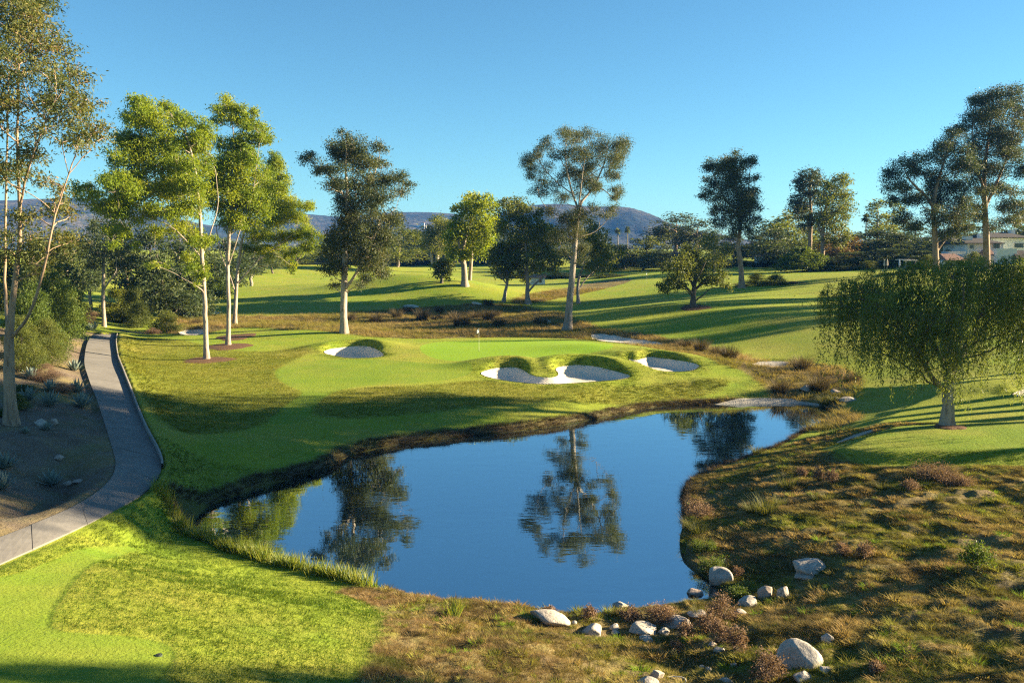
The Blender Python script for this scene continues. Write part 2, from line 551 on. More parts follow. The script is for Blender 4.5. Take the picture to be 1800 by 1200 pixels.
def grid_val(g, x, y):
    i, j, fx, fy = _cell(x, y)
    return (g[i, j] * (1 - fx) + g[i, j + 1] * fx) * (1 - fy) + (g[i + 1, j] * (1 - fx) + g[i + 1, j + 1] * fx) * fy


def zg(x, y):
    return grid_val(gz, x, y)


def hit(u, v):
    """plan position and height of the ground seen at a photograph point"""
    return drape(np.atleast_2d([u, v]).astype(float), zg)[0]


# ------------------------------------------------------------------ material helpers
class NT:
    def __init__(self, name):
        self.m = bpy.data.materials.new(name)
        self.m.use_nodes = True
        self.t = self.m.node_tree
        self.t.nodes.clear()
        self.out = self.t.nodes.new('ShaderNodeOutputMaterial')

    def n(self, typ, **kw):
        nd = self.t.nodes.new('ShaderNode' + typ)
        for k, v in kw.items():
            setattr(nd, k, v)
        return nd

    def lk(self, a, b):
        self.t.links.new(a, b)

    def put(self, sock, v):
        if v is None:
            return
        if isinstance(v, bpy.types.NodeSocket):
            self.lk(v, sock)
        elif isinstance(v, (tuple, list)):
            sock.default_value = (*v, 1.0) if (len(v) == 3 and sock.type == 'RGBA') else v
        else:
            sock.default_value = v

    def attr(self, name, typ='GEOMETRY'):
        a = self.n('Attribute', attribute_name=name, attribute_type=typ)
        return a.outputs['Fac']

    def noise(self, scale, detail=3.0, rough=0.55, vec=None, out='Fac', dist=0.0):
        a = self.n('TexNoise')
        a.inputs['Scale'].default_value = scale
        a.inputs['Detail'].default_value = detail
        a.inputs['Roughness'].default_value = rough
        a.inputs['Distortion'].default_value = dist
        if vec is not None:
            self.lk(vec, a.inputs['Vector'])
        return a.outputs[out]

    def pos(self):
        return self.n('NewGeometry').outputs['Position']

    def scaled(self, vec, s):
        a = self.n('VectorMath', operation='MULTIPLY')
        self.lk(vec, a.inputs[0])
        a.inputs[1].default_value = s
        return a.outputs[0]

    def math(self, op, a, b=0.0, c=None, clamp=False):
        m = self.n('Math', operation=op, use_clamp=clamp)
        self.put(m.inputs[0], a)
        self.put(m.inputs[1], b)
        if c is not None:
            self.put(m.inputs[2], c)
        return m.outputs[0]

    def ramp(self, fac, stops, interp='LINEAR'):
        r = self.n('ValToRGB')
        r.color_ramp.interpolation = interp
        el = r.color_ramp.elements
        while len(el) < len(stops):
            el.new(0.5)
        for e, (p, c) in zip(el, stops):
            e.position = p
            e.color = (*c, 1.0) if len(c) == 3 else c
        self.put(r.inputs['Fac'], fac)
        return r.outputs['Color']

    def step(self, v, lo, hi):
        """1 where v is below lo, 0 above hi"""
        m = self.n('MapRange', interpolation_type='SMOOTHSTEP')
        self.put(m.inputs['Value'], v)
        m.inputs['From Min'].default_value = lo
        m.inputs['From Max'].default_value = hi
        m.inputs['To Min'].default_value = 1.0
        m.inputs['To Max'].default_value = 0.0
        return m.outputs['Result']

    def mix(self, fac, a, b, mode='MIX'):
        m = self.n('Mix', data_type='RGBA', blend_type=mode)
        self.put(m.inputs[0], fac)
        self.put(m.inputs[6], a)
        self.put(m.inputs[7], b)
        return m.outputs[2]

    def mixf(self, fac, a, b):
        m = self.n('Mix', data_type='FLOAT')
        self.put(m.inputs[0], fac)
        self.put(m.inputs[2], a)
        self.put(m.inputs[3], b)
        return m.outputs[0]

    def bump(self, h, dist, strength=1.0, nrm=None):
        b = self.n('Bump')
        self.put(b.inputs['Height'], h)
        self.put(b.inputs['Distance'], dist)
        b.inputs['Strength'].default_value = strength
        if nrm is not None:
            self.lk(nrm, b.inputs['Normal'])
        return b.outputs['Normal']

    def principled(self, color, rough=0.8, spec=0.3, normal=None, **kw):
        p = self.n('BsdfPrincipled')
        self.put(p.inputs['Base Color'], color)
        self.put(p.inputs['Roughness'], rough)
        self.put(p.inputs['Specular IOR Level'], spec)
        if normal is not None:
            self.lk(normal, p.inputs['Normal'])
        for k, v in kw.items():
            self.put(p.inputs[k], v)
        return p.outputs[0]

    def done(self, shader):
        self.lk(shader, self.out.inputs['Surface'])
        return self.m


def simple(name, c0, c1, scale=3.0, rough=0.7, spec=0.3, bump=0.0, bscale=20.0, detail=4.0):
    t = NT(name)
    P = t.pos()
    c = t.mix(t.ramp(t.noise(scale, detail, 0.6, P), [(0.3, (0, 0, 0)), (0.7, (1, 1, 1))]), c0, c1)
    nb = t.bump(t.noise(bscale, 4.0, 0.6, P), bump) if bump else None
    return t.done(t.principled(c, rough, spec, nb))


# ------------------------------------------------------------------ ground material
def ground_material():
    t = NT('turf_and_soil')
    P = t.pos()
    big = t.noise(0.05, 3.0, 0.55, P)
    mid = t.noise(0.35, 4.0, 0.6, P)
    fine = t.noise(4.0, 5.0, 0.65, P)
    grain = t.noise(11.0, 4.0, 0.7, t.scaled(P, (1.0, 0.75, 1.0)))
    wob = t.math('MULTIPLY_ADD', t.noise(1.6, 3.0, 0.6, P), 0.5, -0.25)
    sd = {k: t.math('ADD', t.attr(k), t.math('MULTIPLY', wob, 0.5 if k in ('sd_green', 'sd_apron', 'sd_tee') else 1.6)) for k in SDN if k not in ('sd_path', 'sd_pond', 'sd_sand')}
    # fairway height of cut
    fair = t.mix(t.ramp(mid, [(0.3, (0, 0, 0)), (0.72, (1, 1, 1))]), (0.125, 0.205, 0.016), (0.215, 0.245, 0.024))
    fair = t.mix(t.ramp(big, [(0.42, (0, 0, 0)), (0.62, (1, 1, 1))]), fair, t.mix(fine, (0.265, 0.25, 0.034), (0.175, 0.225, 0.020)))
    # longer rough, mottled and drier
    rgh = t.mix(t.ramp(fine, [(0.36, (0, 0, 0)), (0.62, (1, 1, 1))]), (0.120, 0.150, 0.018), (0.250, 0.240, 0.035))
    rgh = t.mix(t.ramp(grain, [(0.35, (1, 1, 1)), (0.5, (0, 0, 0))]), rgh, (0.085, 0.115, 0.018))
    apr = t.mix(t.ramp(mid, [(0.3, (0, 0, 0)), (0.7, (1, 1, 1))]), (0.098, 0.172, 0.013), (0.158, 0.210, 0.019))
    grn = t.mix(t.ramp(mid, [(0.3, (0, 0, 0)), (0.7, (1, 1, 1))]), (0.135, 0.265, 0.012), (0.160, 0.270, 0.014))
    nat = t.mix(t.ramp(t.noise(0.5, 5.0, 0.6, P), [(0.38, (0, 0, 0)), (0.62, (1, 1, 1))]), (0.175, 0.125, 0.062), (0.125, 0.112, 0.034))
    nat = t.mix(t.ramp(t.noise(1.7, 4.0, 0.65, P), [(0.45, (0, 0, 0)), (0.7, (1, 1, 1))]), nat, (0.065, 0.050, 0.038))
    nat = t.mix(t.ramp(fine, [(0.4, (0, 0, 0)), (0.75, (1, 1, 1))]), nat, (0.235, 0.175, 0.088))
    soil = t.mix(t.ramp(t.noise(0.8, 5.0, 0.6, P), [(0.35, (0, 0, 0)), (0.65, (1, 1, 1))]), (0.115, 0.088, 0.067), (0.175, 0.138, 0.108))
    soil = t.mix(t.ramp(t.noise(24.0, 3.0, 0.7, P), [(0.55, (0, 0, 0)), (0.68, (1, 1, 1))]), soil, (0.075, 0.052, 0.040))
    c = fair
    c = t.mix(t.step(t.math('ADD', sd['sd_rough'], t.math('MULTIPLY_ADD', fine, 1.2, -0.6)), -0.5, 0.5), c, rgh)
    c = t.mix(t.step(sd['sd_apron'], -0.04, 0.04), c, apr)
    c = t.mix(t.step(sd['sd_green'], -0.1, 0.1), c, grn)
    c = t.mix(t.step(sd['sd_native'], -0.5, 0.5), c, nat)
    c = t.mix(t.step(sd['sd_tee'], -0.1, 0.1), c, apr)
    c = t.mix(t.step(sd['sd_bed'], -0.12, 0.12), c, soil)
    c = t.mix(t.step(t.math('ADD', t.attr('sd_pond'), wob), 0.25, 0.6), c, (0.10, 0.078, 0.052))
    c = t.mix(t.step(t.attr('sd_pond'), 0.0, 0.12), c, (0.030, 0.025, 0.018))
    short = t.math('MAXIMUM', t.step(sd['sd_green'], -0.1, 0.1), t.math('MULTIPLY', t.step(sd['sd_apron'], -0.1, 0.1), 0.6))
    rough = t.math('MAXIMUM', t.step(sd['sd_rough'], -0.3, 0.3), t.step(sd['sd_native'], -0.5, 0.5))
    h = t.math('ADD', t.math('MULTIPLY', grain, 0.55), t.math('MULTIPLY', fine, 0.45))
    amp = t.mixf(short, t.mixf(rough, 0.12, 0.22), 0.05)
    nb = t.bump(h, amp, 0.9)
    worn = t.ramp(t.noise(0.16, 6.0, 0.65, P), [(0.47, (0, 0, 0)), (0.66, (1, 1, 1))])
    c = t.mix(t.math('MULTIPLY', worn, t.math('SUBTRACT', 0.55, t.math('MULTIPLY', short, 0.45))), c, (0.27, 0.215, 0.05))
    dark = t.ramp(t.noise(0.45, 6.0, 0.7, P), [(0.50, (0, 0, 0)), (0.70, (1, 1, 1))])
    c = t.mix(t.math('MULTIPLY', dark, t.math('SUBTRACT', 0.35, t.math('MULTIPLY', short, 0.25))), c, (0.075, 0.115, 0.014))
    pr = t.principled(c, 0.9, 0.10, nb)
    nd = pr.node
    t.put(nd.inputs['Sheen Weight'], t.math('MULTIPLY', t.math('SUBTRACT', 1.0, t.math('MAXIMUM', t.step(sd['sd_bed'], -0.12, 0.12), t.step(sd['sd_native'], -0.5, 0.5))), 0.07))
    t.put(nd.inputs['Sheen Roughness'], 0.55)
    t.put(nd.inputs['Sheen Tint'], (0.60, 0.75, 0.12, 1.0))
    return t.done(pr)


M = {}
M['ground'] = ground_material()

idx = np.arange(NR * NC).reshape(NR, NC)
gf = np.stack([idx[:-1, :-1], idx[:-1, 1:], idx[1:, 1:], idx[1:, :-1]], -1).reshape(-1, 4)
ground = mesh_obj('ground', np.stack([gx, gy, gz], -1).reshape(-1, 3), gf, M['ground'], smooth=True, attrs={k: gs[k].ravel() for k in SDN})
tag(ground, 'rolling mown golf course turf with rough, native ground and soil', 'ground', kind='structure')

# ------------------------------------------------------------------ water


def water_material():
    t = NT('pond_water')
    P = t.pos()
    h = t.math('ADD', t.noise(1.6, 2.0, 0.5, t.scaled(P, (0.55, 1.0, 1.0))), t.math('MULTIPLY', t.noise(7.0, 2.0, 0.5, P), 0.10))
    calm = t.ramp(t.noise(0.10, 2.0, 0.5, P), [(0.42, (0.25, 0.25, 0.25)), (0.62, (1, 1, 1))])
    nb = t.bump(h, t.math('MULTIPLY', calm, 0.006), 1.0)
    p = t.n('BsdfPrincipled')
    t.put(p.inputs['Base Color'], (0.002, 0.008, 0.016))
    t.put(p.inputs['Roughness'], 0.015)
    t.put(p.inputs['IOR'], 2.2)
    t.lk(nb, p.inputs['Normal'])
    g = t.n('BsdfGlossy')
    t.put(g.inputs['Color'], (0.80, 0.92, 1.0, 1.0))
    g.inputs['Roughness'].default_value = 0.015
    t.lk(nb, g.inputs['Normal'])
    mx = t.n('MixShader')
    mx.inputs[0].default_value = 0.46
    t.lk(p.outputs[0], mx.inputs[1])
    t.lk(g.outputs[0], mx.inputs[2])
    return t.done(mx.outputs[0])


M['water'] = water_material()
_pc = POND[:, :2]
_nx = np.roll(_pc, -1, 0) - np.roll(_pc, 1, 0)
_nrm = np.stack([_nx[:, 1], -_nx[:, 0]], 1)
_nrm /= np.linalg.norm(_nrm, axis=1)[:, None]
if sdf(POND, _pc[:1, 0] + 0.2 * _nrm[:1, 0], _pc[:1, 1] + 0.2 * _nrm[:1, 1])[0] < 0:
    _nrm = -_nrm
_po = _pc + 0.35 * _nrm
pond = mesh_obj('pond', np.column_stack([_po, np.zeros(len(_po))]), [tuple(range(len(_po)))], M['water'])
tag(pond, 'still dark blue pond mirroring the sky and trees', 'pond', kind='structure')

# ------------------------------------------------------------------ sand


def sand_material(name, a, b, bumpd, rake=0.8):
    t = NT(name)
    P = t.pos()
    c = t.mix(t.noise(0.9, 4.0, 0.6, P), a, b)
    c = t.mix(t.ramp(t.noise(30.0, 3.0, 0.7, P), [(0.55, (0, 0, 0)), (0.75, (1, 1, 1))]), c, tuple(k * 0.6 for k in a))
    h = t.math('ADD', t.noise(9.0, 4.0, 0.6, P), t.math('MULTIPLY', t.noise(2.0, 2.0, 0.5, P), 1.2))
    wv = t.n('TexWave', wave_type='BANDS', bands_direction='DIAGONAL')
    wv.inputs['Scale'].default_value = 2.2
    wv.inputs['Distortion'].default_value = 3.0
    wv.inputs['Detail'].default_value = 2.0
    t.lk(P, wv.inputs['Vector'])
    h = t.math('ADD', h, t.math('MULTIPLY', wv.outputs['Fac'], rake))
    return t.done(t.principled(c, 0.95, 0.1, t.bump(h, bumpd)))


M['sand'] = sand_material('bunker_sand', (0.56, 0.49, 0.40), (0.66, 0.585, 0.49), 0.012)
M['gravel'] = sand_material('shore_gravel', (0.29, 0.265, 0.235), (0.40, 0.37, 0.33), 0.05, 0.0)
BLABEL = {
    'lawn': 'white sand bunker left of the green, beside the tall dark tree',
    'front': 'wide white bunker with a grass tongue in front of the green',
    'east': 'sunlit sand bunker right of the green on the knoll end',
    'behind_green': 'long thin sandy strip behind the right end of the green',
    'path_end': 'shaded sand bunker just past the end of the cart path',
    'meadow': 'narrow pale sand strip on the left fairway behind the gum trunks',
    'meadow_small': 'small sand hollow near bushes beyond the path end',
    'hill_foot': 'little sand scrape at the foot of the grassy mound',
    'hill_side': 'little sand scrape on the right flank of the grassy mound',
    'far_green': 'tiny white bunker beside the farthest green',
    'scrub': 'pale sandy patch among the scrub behind the green',
    'shore': 'pale sandy shore along the far right end of the pond',
    'stream': 'pale sandy flat of the dry stream near the tussocks',
    'tee_side': 'pale gravel patch by the weeping tree near the tee',
    'right_edge': 'sliver of sand bunker at the right edge of the picture',
}
for k, (px, depth, lip, nl) in BUNK.items():
    P = BPOLY[k][:, :2]
    P = resample(P, 110, True)
    step = max(0.22, min(np.ptp(P[:, 0]), np.ptp(P[:, 1])) / 14)
    qx, qy = np.meshgrid(np.arange(P[:, 0].min(), P[:, 0].max(), step), np.arange(P[:, 1].min(), P[:, 1].max(), step))
    qx, qy = qx.ravel() + 0.2 * step * rng.standard_normal(qx.size), qy.ravel() + 0.2 * step * rng.standard_normal(qy.size)
    ins = sdf(P, qx, qy) < -0.12
    allp = np.vstack([P, np.stack([qx[ins], qy[ins]], 1)])
    nP = len(P)
    cd = delaunay_2d_cdt([Vector(q_) for q_ in allp], [], [list(range(nP))], 1, 1e-5)
    pts = np.array([q_[:] for q_ in cd[0]])
    f = [tuple(t_) for t_ in cd[2]]
    zz, ss = survey(pts[:, 0], pts[:, 1])
    rip = 0.03 * fbm(pts[:, 0] * 1.2, pts[:, 1] * 1.2, 3)
    zz = zz + (0.06 if depth > 0.2 else 0.02) + np.abs(rip) * (1 if depth > 0.2 else 0.5)
    v = np.column_stack([pts, zz])
    o = mesh_obj('sand_bunker' if k not in ('shore', 'stream', 'tee_side') else 'sandy_shore', v, f, M['gravel' if k in ('shore', 'stream', 'tee_side') else 'sand'], smooth=True)
    tag(o, BLABEL[k], 'bunker' if k not in ('shore', 'stream', 'tee_side') else 'sand', kind='structure')

# ------------------------------------------------------------------ cart path: slabs and a kerb


def concrete_material(name, a, b):
    t = NT(name)
    P = t.pos()
    c = t.mix(t.ramp(t.noise(0.6, 5.0, 0.6, P), [(0.3, (0, 0, 0)), (0.7, (1, 1, 1))]), a, b)
    c = t.mix(t.math('MULTIPLY', t.ramp(t.noise(3.5, 6.0, 0.7, P), [(0.5, (0, 0, 0)), (0.72, (1, 1, 1))]), 0.5), c, tuple(k * 0.62 for k in a))
    return t.done(t.principled(c, 0.9, 0.2, t.bump(t.noise(40.0, 3.0, 0.6, P), 0.006)))


M['concrete'] = concrete_material('path_concrete', (0.140, 0.130, 0.122), (0.190, 0.178, 0.168))
M['kerb'] = concrete_material('kerb_concrete', (0.24, 0.22, 0.20), (0.31, 0.285, 0.26))
path = empty('cart_path', (*PL[0, :2], PL[0, 2]))
tag(path, 'narrow concrete cart path curving along the left lawn', 'path', kind='structure')
pz_l = base_z(PL[:, 0], PL[:, 1])
pz_r = base_z(PR[:, 0], PR[:, 1])
_sm = lambda q: np.convolve(np.pad(q, 4, mode='edge'), np.ones(9) / 9, 'valid')
pz_l, pz_r = _sm(pz_l), _sm(pz_r)
ploc = np.array(path.location)
ARC = np.concatenate([[0], np.cumsum(np.linalg.norm(np.diff(0.5 * (PL + PR)[:, :2], axis=0), axis=1))])
nslab = int(ARC[-1] / 3.4)
cuts = np.linspace(0, ARC[-1], nslab + 1)
for i in range(nslab):
    t = np.linspace(cuts[i] + 0.012, cuts[i + 1] - 0.012, 7)
    L = np.stack([np.interp(t, ARC, PL[:, k]) for k in range(2)], 1)
    Rr = np.stack([np.interp(t, ARC, PR[:, k]) for k in range(2)], 1)
    dzs = 0.004 * rng.standard_normal()
    zl, zr = np.interp(t, ARC, pz_l) + dzs, np.interp(t, ARC, pz_r) + dzs
    v, f = [], []
    for lay, dz in enumerate((0.0, -0.32)):
        for a, b, za, zb_ in zip(L, Rr, zl, zr):
            for q in np.linspace(0, 1, 4):
                v.append((*(a * (1 - q) + b * q), za * (1 - q) + zb_ * q + dz))
    nl_ = 28
    for r_ in range(6):
        for c_ in range(3):
            a = r_ * 4 + c_
            f.append((a, a + 1, a + 5, a + 4))
        f.append((r_ * 4, r_ * 4 + 4, nl_ + r_ * 4 + 4, nl_ + r_ * 4))
        f.append((r_ * 4 + 3, nl_ + r_ * 4 + 3, nl_ + r_ * 4 + 7, r_ * 4 + 7))
    f.append((0, nl_, nl_ + 1, 1)); f.append((1, nl_ + 1, nl_ + 2, 2)); f.append((2, nl_ + 2, nl_ + 3, 3))
    f.append((24, 25, nl_ + 25, nl_ + 24)); f.append((25, 26, nl_ + 26, nl_ + 25)); f.append((26, 27, nl_ + 27, nl_ + 26))
    mesh_obj('slab', np.array(v) - ploc, f, M['concrete'], path)
# kerb on the lawn side
kn = PR[:, :2] - PL[:, :2]
kn /= np.linalg.norm(kn, axis=1)[:, None]
sec = [(0.0, -0.3), (0.0, 0.22), (0.02, 0.245), (0.09, 0.245), (0.11, 0.22), (0.11, -0.3)]
n_k = 92
kv = np.array([[*(PR[i, :2] + kn[i] * s), pz_r[i] + h] for i in range(n_k) for s, h in sec]) - ploc
kf = [(i * 6 + j, i * 6 + j + 1, (i + 1) * 6 + j + 1, (i + 1) * 6 + j) for i in range(n_k - 1) for j in range(5)]
kerb = mesh_obj('kerb', kv, kf, M['kerb'], path)
kerb['label'] = 'low concrete kerb on the lawn side of the path'

# ------------------------------------------------------------------ hills on the horizon


def hill_material():
    t = NT('scrub_hillside')
    P = t.pos()
    c = t.mix(t.ramp(t.noise(0.006, 5.0, 0.6, P), [(0.40, (0, 0, 0)), (0.62, (1, 1, 1))]), (0.020, 0.030, 0.030), (0.110, 0.090, 0.070))
    c = t.mix(t.ramp(t.noise(0.06, 5.0, 0.7, P), [(0.45, (0, 0, 0)), (0.6, (1, 1, 1))]), c, (0.016, 0.026, 0.030))
    return t.done(t.principled(c, 0.95, 0.1, t.bump(t.noise(0.08, 5.0, 0.6, P), 4.5)))


M['hill'] = hill_material()


def hill(crest, y0, depth, label, amp=7.0):
    """a ridge: crest given as photograph points at distance y0"""
    cr = np.array(crest, float)
    u = np.linspace(cr[0, 0], cr[-1, 0], 150)
    v = np.interp(u, cr[:, 0], cr[:, 1])
    for _ in range(4):
        v = np.convolve(np.pad(v, 2, mode='edge'), np.ones(5) / 5, 'valid')
    p = at_depth(u, v, np.full_like(u, y0))
    q = np.linspace(-1, 1, 61)
    X = np.repeat(p[:, 0][:, None], 61, 1) * (1 + 0.25 * q[None, :] * depth / y0)
    Y = y0 + depth * q[None, :] + 0.08 * (X - X.mean())
    prof = np.cos(np.clip(np.abs(q), 0, 1) * np.pi / 2) ** 1.35
    base = 4.0
    Z = base + (p[:, 2][:, None] - base) * prof[None]
    rg = np.abs(fbm(X / 170.0, Y / 360.0, 4))
    Z = Z - rg * amp * 4 * np.sin(np.clip(np.abs(q), 0, 1) * np.pi)[None] + 0.5 * fbm(X / 12, Y / 12, 2)
    n, m = X.shape
    ii = np.arange(n * m).reshape(n, m)
    f = np.stack([ii[:-1, :-1], ii[1:, :-1], ii[1:, 1:], ii[:-1, 1:]], -1).reshape(-1, 4)
    o = mesh_obj('hill', np.stack([X, Y, Z], -1).reshape(-1, 3), f, M['hill'], smooth=True)
    return tag(o, label, 'hill', kind='structure')


hill([(-700, 350), (-300, 330), (-50, 352), (60, 352), (130, 344), (175, 352), (250, 372), (340, 392), (420, 408), (560, 430)], 1650, 540, 'dark blue scrubby hill behind the left tree belt')
hill([(330, 405), (450, 388), (540, 376), (600, 382), (680, 374), (720, 372), (790, 374), (820, 380), (880, 395), (1000, 425)], 2050, 480, 'low blue ridge seen between the tall dark tree and the bright tree', 5.5)
hill([(640, 425), (800, 398), (880, 376), (930, 362), (970, 358), (1010, 361), (1050, 364), (1085, 362), (1110, 366), (1135, 374), (1160, 386), (1200, 398), (1250, 410), (1330, 425), (1500, 432)], 1800, 540, 'bare rounded mountain with a bulldozed slope behind the open tree', 9)
hill([(1250, 432), (1400, 426), (1600, 418), (1800, 405), (2100, 395), (2600, 390)], 2200, 480, 'low hill hidden behind the right hand trees')

# ------------------------------------------------------------------ foliage


def leaf_material(name, stops, trans=0.38, tcol=1.25, rough=0.55, spec=0.2, hue=0.0):
    """stops: colours along the per-leaf tint"""
    t = NT(name)
    tint = t.attr('tint')
    oi = t.n('ObjectInfo').outputs['Random']
    f = t.math('ADD', tint, t.math('MULTIPLY_ADD', oi, 0.16, -0.08))
    c = t.ramp(f, stops)
    p = t.principled(c, rough, spec)
    tr = t.n('BsdfTranslucent')
    t.put(tr.inputs['Color'], t.mix(1.0, c, (tcol * 1.12, tcol * 1.05, tcol * 0.55), 'MULTIPLY'))
    mx = t.n('MixShader')
    mx.inputs[0].default_value = trans
    t.lk(p, mx.inputs[1])
    t.lk(tr.outputs[0], mx.inputs[2])
    return t.done(mx.outputs[0])


def bark_material(name, a, b, c2, sc=1.0):
    t = NT(name)
    P = t.n('TexCoord').outputs['Object']
    Q = t.scaled(P, (1.6 * sc, 1.6 * sc, 0.35 * sc))
    c = t.mix(t.ramp(t.noise(1.6, 4.0, 0.6, Q), [(0.38, (0, 0, 0)), (0.62, (1, 1, 1))]), a, b)
    c = t.mix(t.ramp(t.noise(4.5, 4.0, 0.65, Q), [(0.52, (0, 0, 0)), (0.66, (1, 1, 1))]), c, c2)
    return t.done(t.principled(c, 0.8, 0.2, t.bump(t.noise(7.0, 4.0, 0.6, Q), 0.03)))


M['leaf_gum'] = leaf_material('lemon_gum_leaf', [(0.0, (0.055, 0.100, 0.012)), (0.45, (0.135, 0.190, 0.016)), (1.0, (0.28, 0.285, 0.024))], 0.48, 1.5, 0.5, 0.2)
M['leaf_dark'] = leaf_material('dark_gum_leaf', [(0.0, (0.026, 0.043, 0.022)), (0.6, (0.060, 0.080, 0.032)), (1.0, (0.130, 0.108, 0.042))], 0.32, 1.3, 0.55, 0.22)
M['leaf_open'] = leaf_material('open_gum_leaf', [(0.0, (0.040, 0.060, 0.030)), (0.55, (0.080, 0.095, 0.038)), (0.85, (0.125, 0.110, 0.048)), (1.0, (0.17, 0.085, 0.045))], 0.36, 1.2, 0.55, 0.22)
M['leaf_red'] = leaf_material('reddish_gum_leaf', [(0.0, (0.040, 0.062, 0.022)), (0.45, (0.092, 0.112, 0.030)), (0.75, (0.165, 0.145, 0.042)), (1.0, (0.30, 0.125, 0.045))], 0.36, 1.2, 0.55, 0.22)
M['leaf_oak'] = leaf_material('oak_leaf', [(0.0, (0.042, 0.060, 0.016)), (0.5, (0.092, 0.115, 0.024)), (1.0, (0.170, 0.175, 0.034))], 0.36, 1.3)
M['leaf_yellow'] = leaf_material('yellow_green_leaf', [(0.0, (0.050, 0.075, 0.014)), (0.5, (0.105, 0.130, 0.020)), (1.0, (0.195, 0.185, 0.030))], 0.42, 1.35)
M['leaf_willow'] = leaf_material('weeping_leaf', [(0.0, (0.058, 0.086, 0.027)), (0.5, (0.120, 0.155, 0.038)), (1.0, (0.235, 0.245, 0.048))], 0.48, 1.45, 0.5, 0.2)
M['leaf_belt'] = leaf_material('belt_leaf', [(0.0, (0.022, 0.038, 0.018)), (0.5, (0.050, 0.074, 0.027)), (1.0, (0.108, 0.122, 0.038))], 0.32, 1.3)
M['leaf_rust'] = leaf_material('rusty_leaf', [(0.0, (0.070, 0.050, 0.018)), (0.5, (0.130, 0.085, 0.026)), (1.0, (0.20, 0.125, 0.035))], 0.35, 1.2)
M['leaf_dry'] = leaf_material('dry_weed', [(0.0, (0.105, 0.066, 0.046)), (0.5, (0.200, 0.128, 0.088)), (1.0, (0.32, 0.22, 0.150))], 0.25, 1.0, 0.8, 0.1)
M['leaf_shrub'] = leaf_material('shrub_leaf', [(0.0, (0.035, 0.060, 0.014)), (0.5, (0.075, 0.115, 0.020)), (1.0, (0.145, 0.180, 0.028))], 0.36, 1.3)
M['bark_pale'] = bark_material('pale_smooth_bark', (0.40, 0.33, 0.27), (0.28, 0.23, 0.185), (0.17, 0.125, 0.095))
M['bark_grey'] = bark_material('grey_gum_bark', (0.33, 0.275, 0.225), (0.24, 0.20, 0.165), (0.155, 0.125, 0.10))
M['bark_tan'] = bark_material('tan_gum_bark', (0.33, 0.235, 0.16), (0.23, 0.16, 0.11), (0.13, 0.09, 0.065))
M['bark_dark'] = bark_material('dark_bark', (0.13, 0.105, 0.085), (0.09, 0.073, 0.06), (0.055, 0.045, 0.037), 2.0)


def unit(n, r):
    d = r.standard_normal((n, 3))
    return d / (np.linalg.norm(d, axis=1)[:, None] + 1e-9)


def leaf_quads(c, size, aspect, droop, tint, r):
    """one small diamond leaf spray at each centre"""
    n = len(c)
    ax = unit(n, r)
    ax[:, 2] -= droop
    ax /= np.linalg.norm(ax, axis=1)[:, None] + 1e-9
    sd = np.cross(ax, unit(n, r))
    sd /= np.linalg.norm(sd, axis=1)[:, None] + 1e-9
    L = size * (0.6 + 0.8 * r.random(n))[:, None]
    W = L * aspect
    mid = c + ax * L * 0.42
    v = np.stack([c, mid + sd * W * 0.5, c + ax * L, mid - sd * W * 0.5], 1).reshape(-1, 3)
    f = np.arange(4 * n).reshape(n, 4)
    return v, f, np.repeat(tint, 4)


def lobe_leaves(lobes, dens, r, sub=0.34, flat=0.8, core=0.0):
    """leaf centres through foliage lobes (x, y, z, radius); clumped"""
    C, T = [], []
    for (x, y, z, R_) in lobes:
        ns = max(4, int(7 * (R_ / 1.0) ** 1.6))
        n = int(dens * R_ ** 2)
        if n < 6:
            n = 6
        sc = unit(ns, r) * (R_ * (core + (1 - core) * r.random(ns)) ** 0.6)[:, None] if False else unit(ns, r) * (R_ * (0.35 + 0.65 * r.random(ns) ** 0.5))[:, None]
        sc[:, 2] *= flat
        k = r.integers(0, ns, n)
        off = r.standard_normal((n, 3)) * (R_ ** 0.6 * sub)
        off[:, 2] *= 0.7
        base_t = r.random() * 0.30
        sub_t = r.random(ns) * 0.34
        C.append(np.array([x, y, z]) + sc[k] + off)
        T.append(base_t + sub_t[k] + 0.36 * r.random(n))
    return np.vstack(C), np.concatenate(T)


class Skeleton:
    def __init__(self):
        self.v, self.f = [], []
        self.nb = 0
        self.P, self.Rd = [], []

    def limb(self, pts, rad, sides=8, reg=True):
        v, f = tube(np.asarray(pts, float), np.asarray(rad, float), sides)
        self.v.append(v)
        self.f.append(f + self.nb)
        self.nb += len(v)
        if reg:
            self.P.extend(pts)
            self.Rd.extend(rad)

    def reach(self, target, r, rise=0.35, rmin=0.02, thick=1.0):
        """a curved branch from the best place on the existing limbs to a point"""
        P = np.array(self.P)
        rd = np.array(self.Rd)
        tgt = np.asarray(target, float)
        d = tgt - P
        dist = np.linalg.norm(d, axis=1)
        hd = np.linalg.norm(d[:, :2], axis=1)
        cost = dist + 1.6 * np.maximum(0, 0.45 * hd - d[:, 2]) + np.where(rd < 0.025, 1.0, 0)
        i = int(np.argmin(cost))
        a, L = P[i], dist[i]
        if L < 0.25:
            return
        m = a + (tgt - a) * 0.5 + np.array([0, 0, rise * 0.35 * L]) + r.standard_normal(3) * 0.07 * L
        n = max(4, int(L / 0.7) + 2)
        t = np.linspace(0, 1, n)[:, None]
        pts = (1 - t) ** 2 * a + 2 * t * (1 - t) * m + t ** 2 * tgt
        pts[1:-1] += r.standard_normal((n - 2, 3)) * 0.03 * L ** 0.7
        r0 = min(rd[i] * 0.72, (0.028 + 0.022 * L) * thick)
        rad = r0 + (rmin - r0) * np.linspace(0, 1, n) ** 0.8
        self.limb(list(pts), list(np.maximum(rad, 0.012)), 6)

    def build(self, name, mat, parent):
        return mesh_obj(name, np.vstack(self.v), np.vstack(self.f), mat, parent, True)


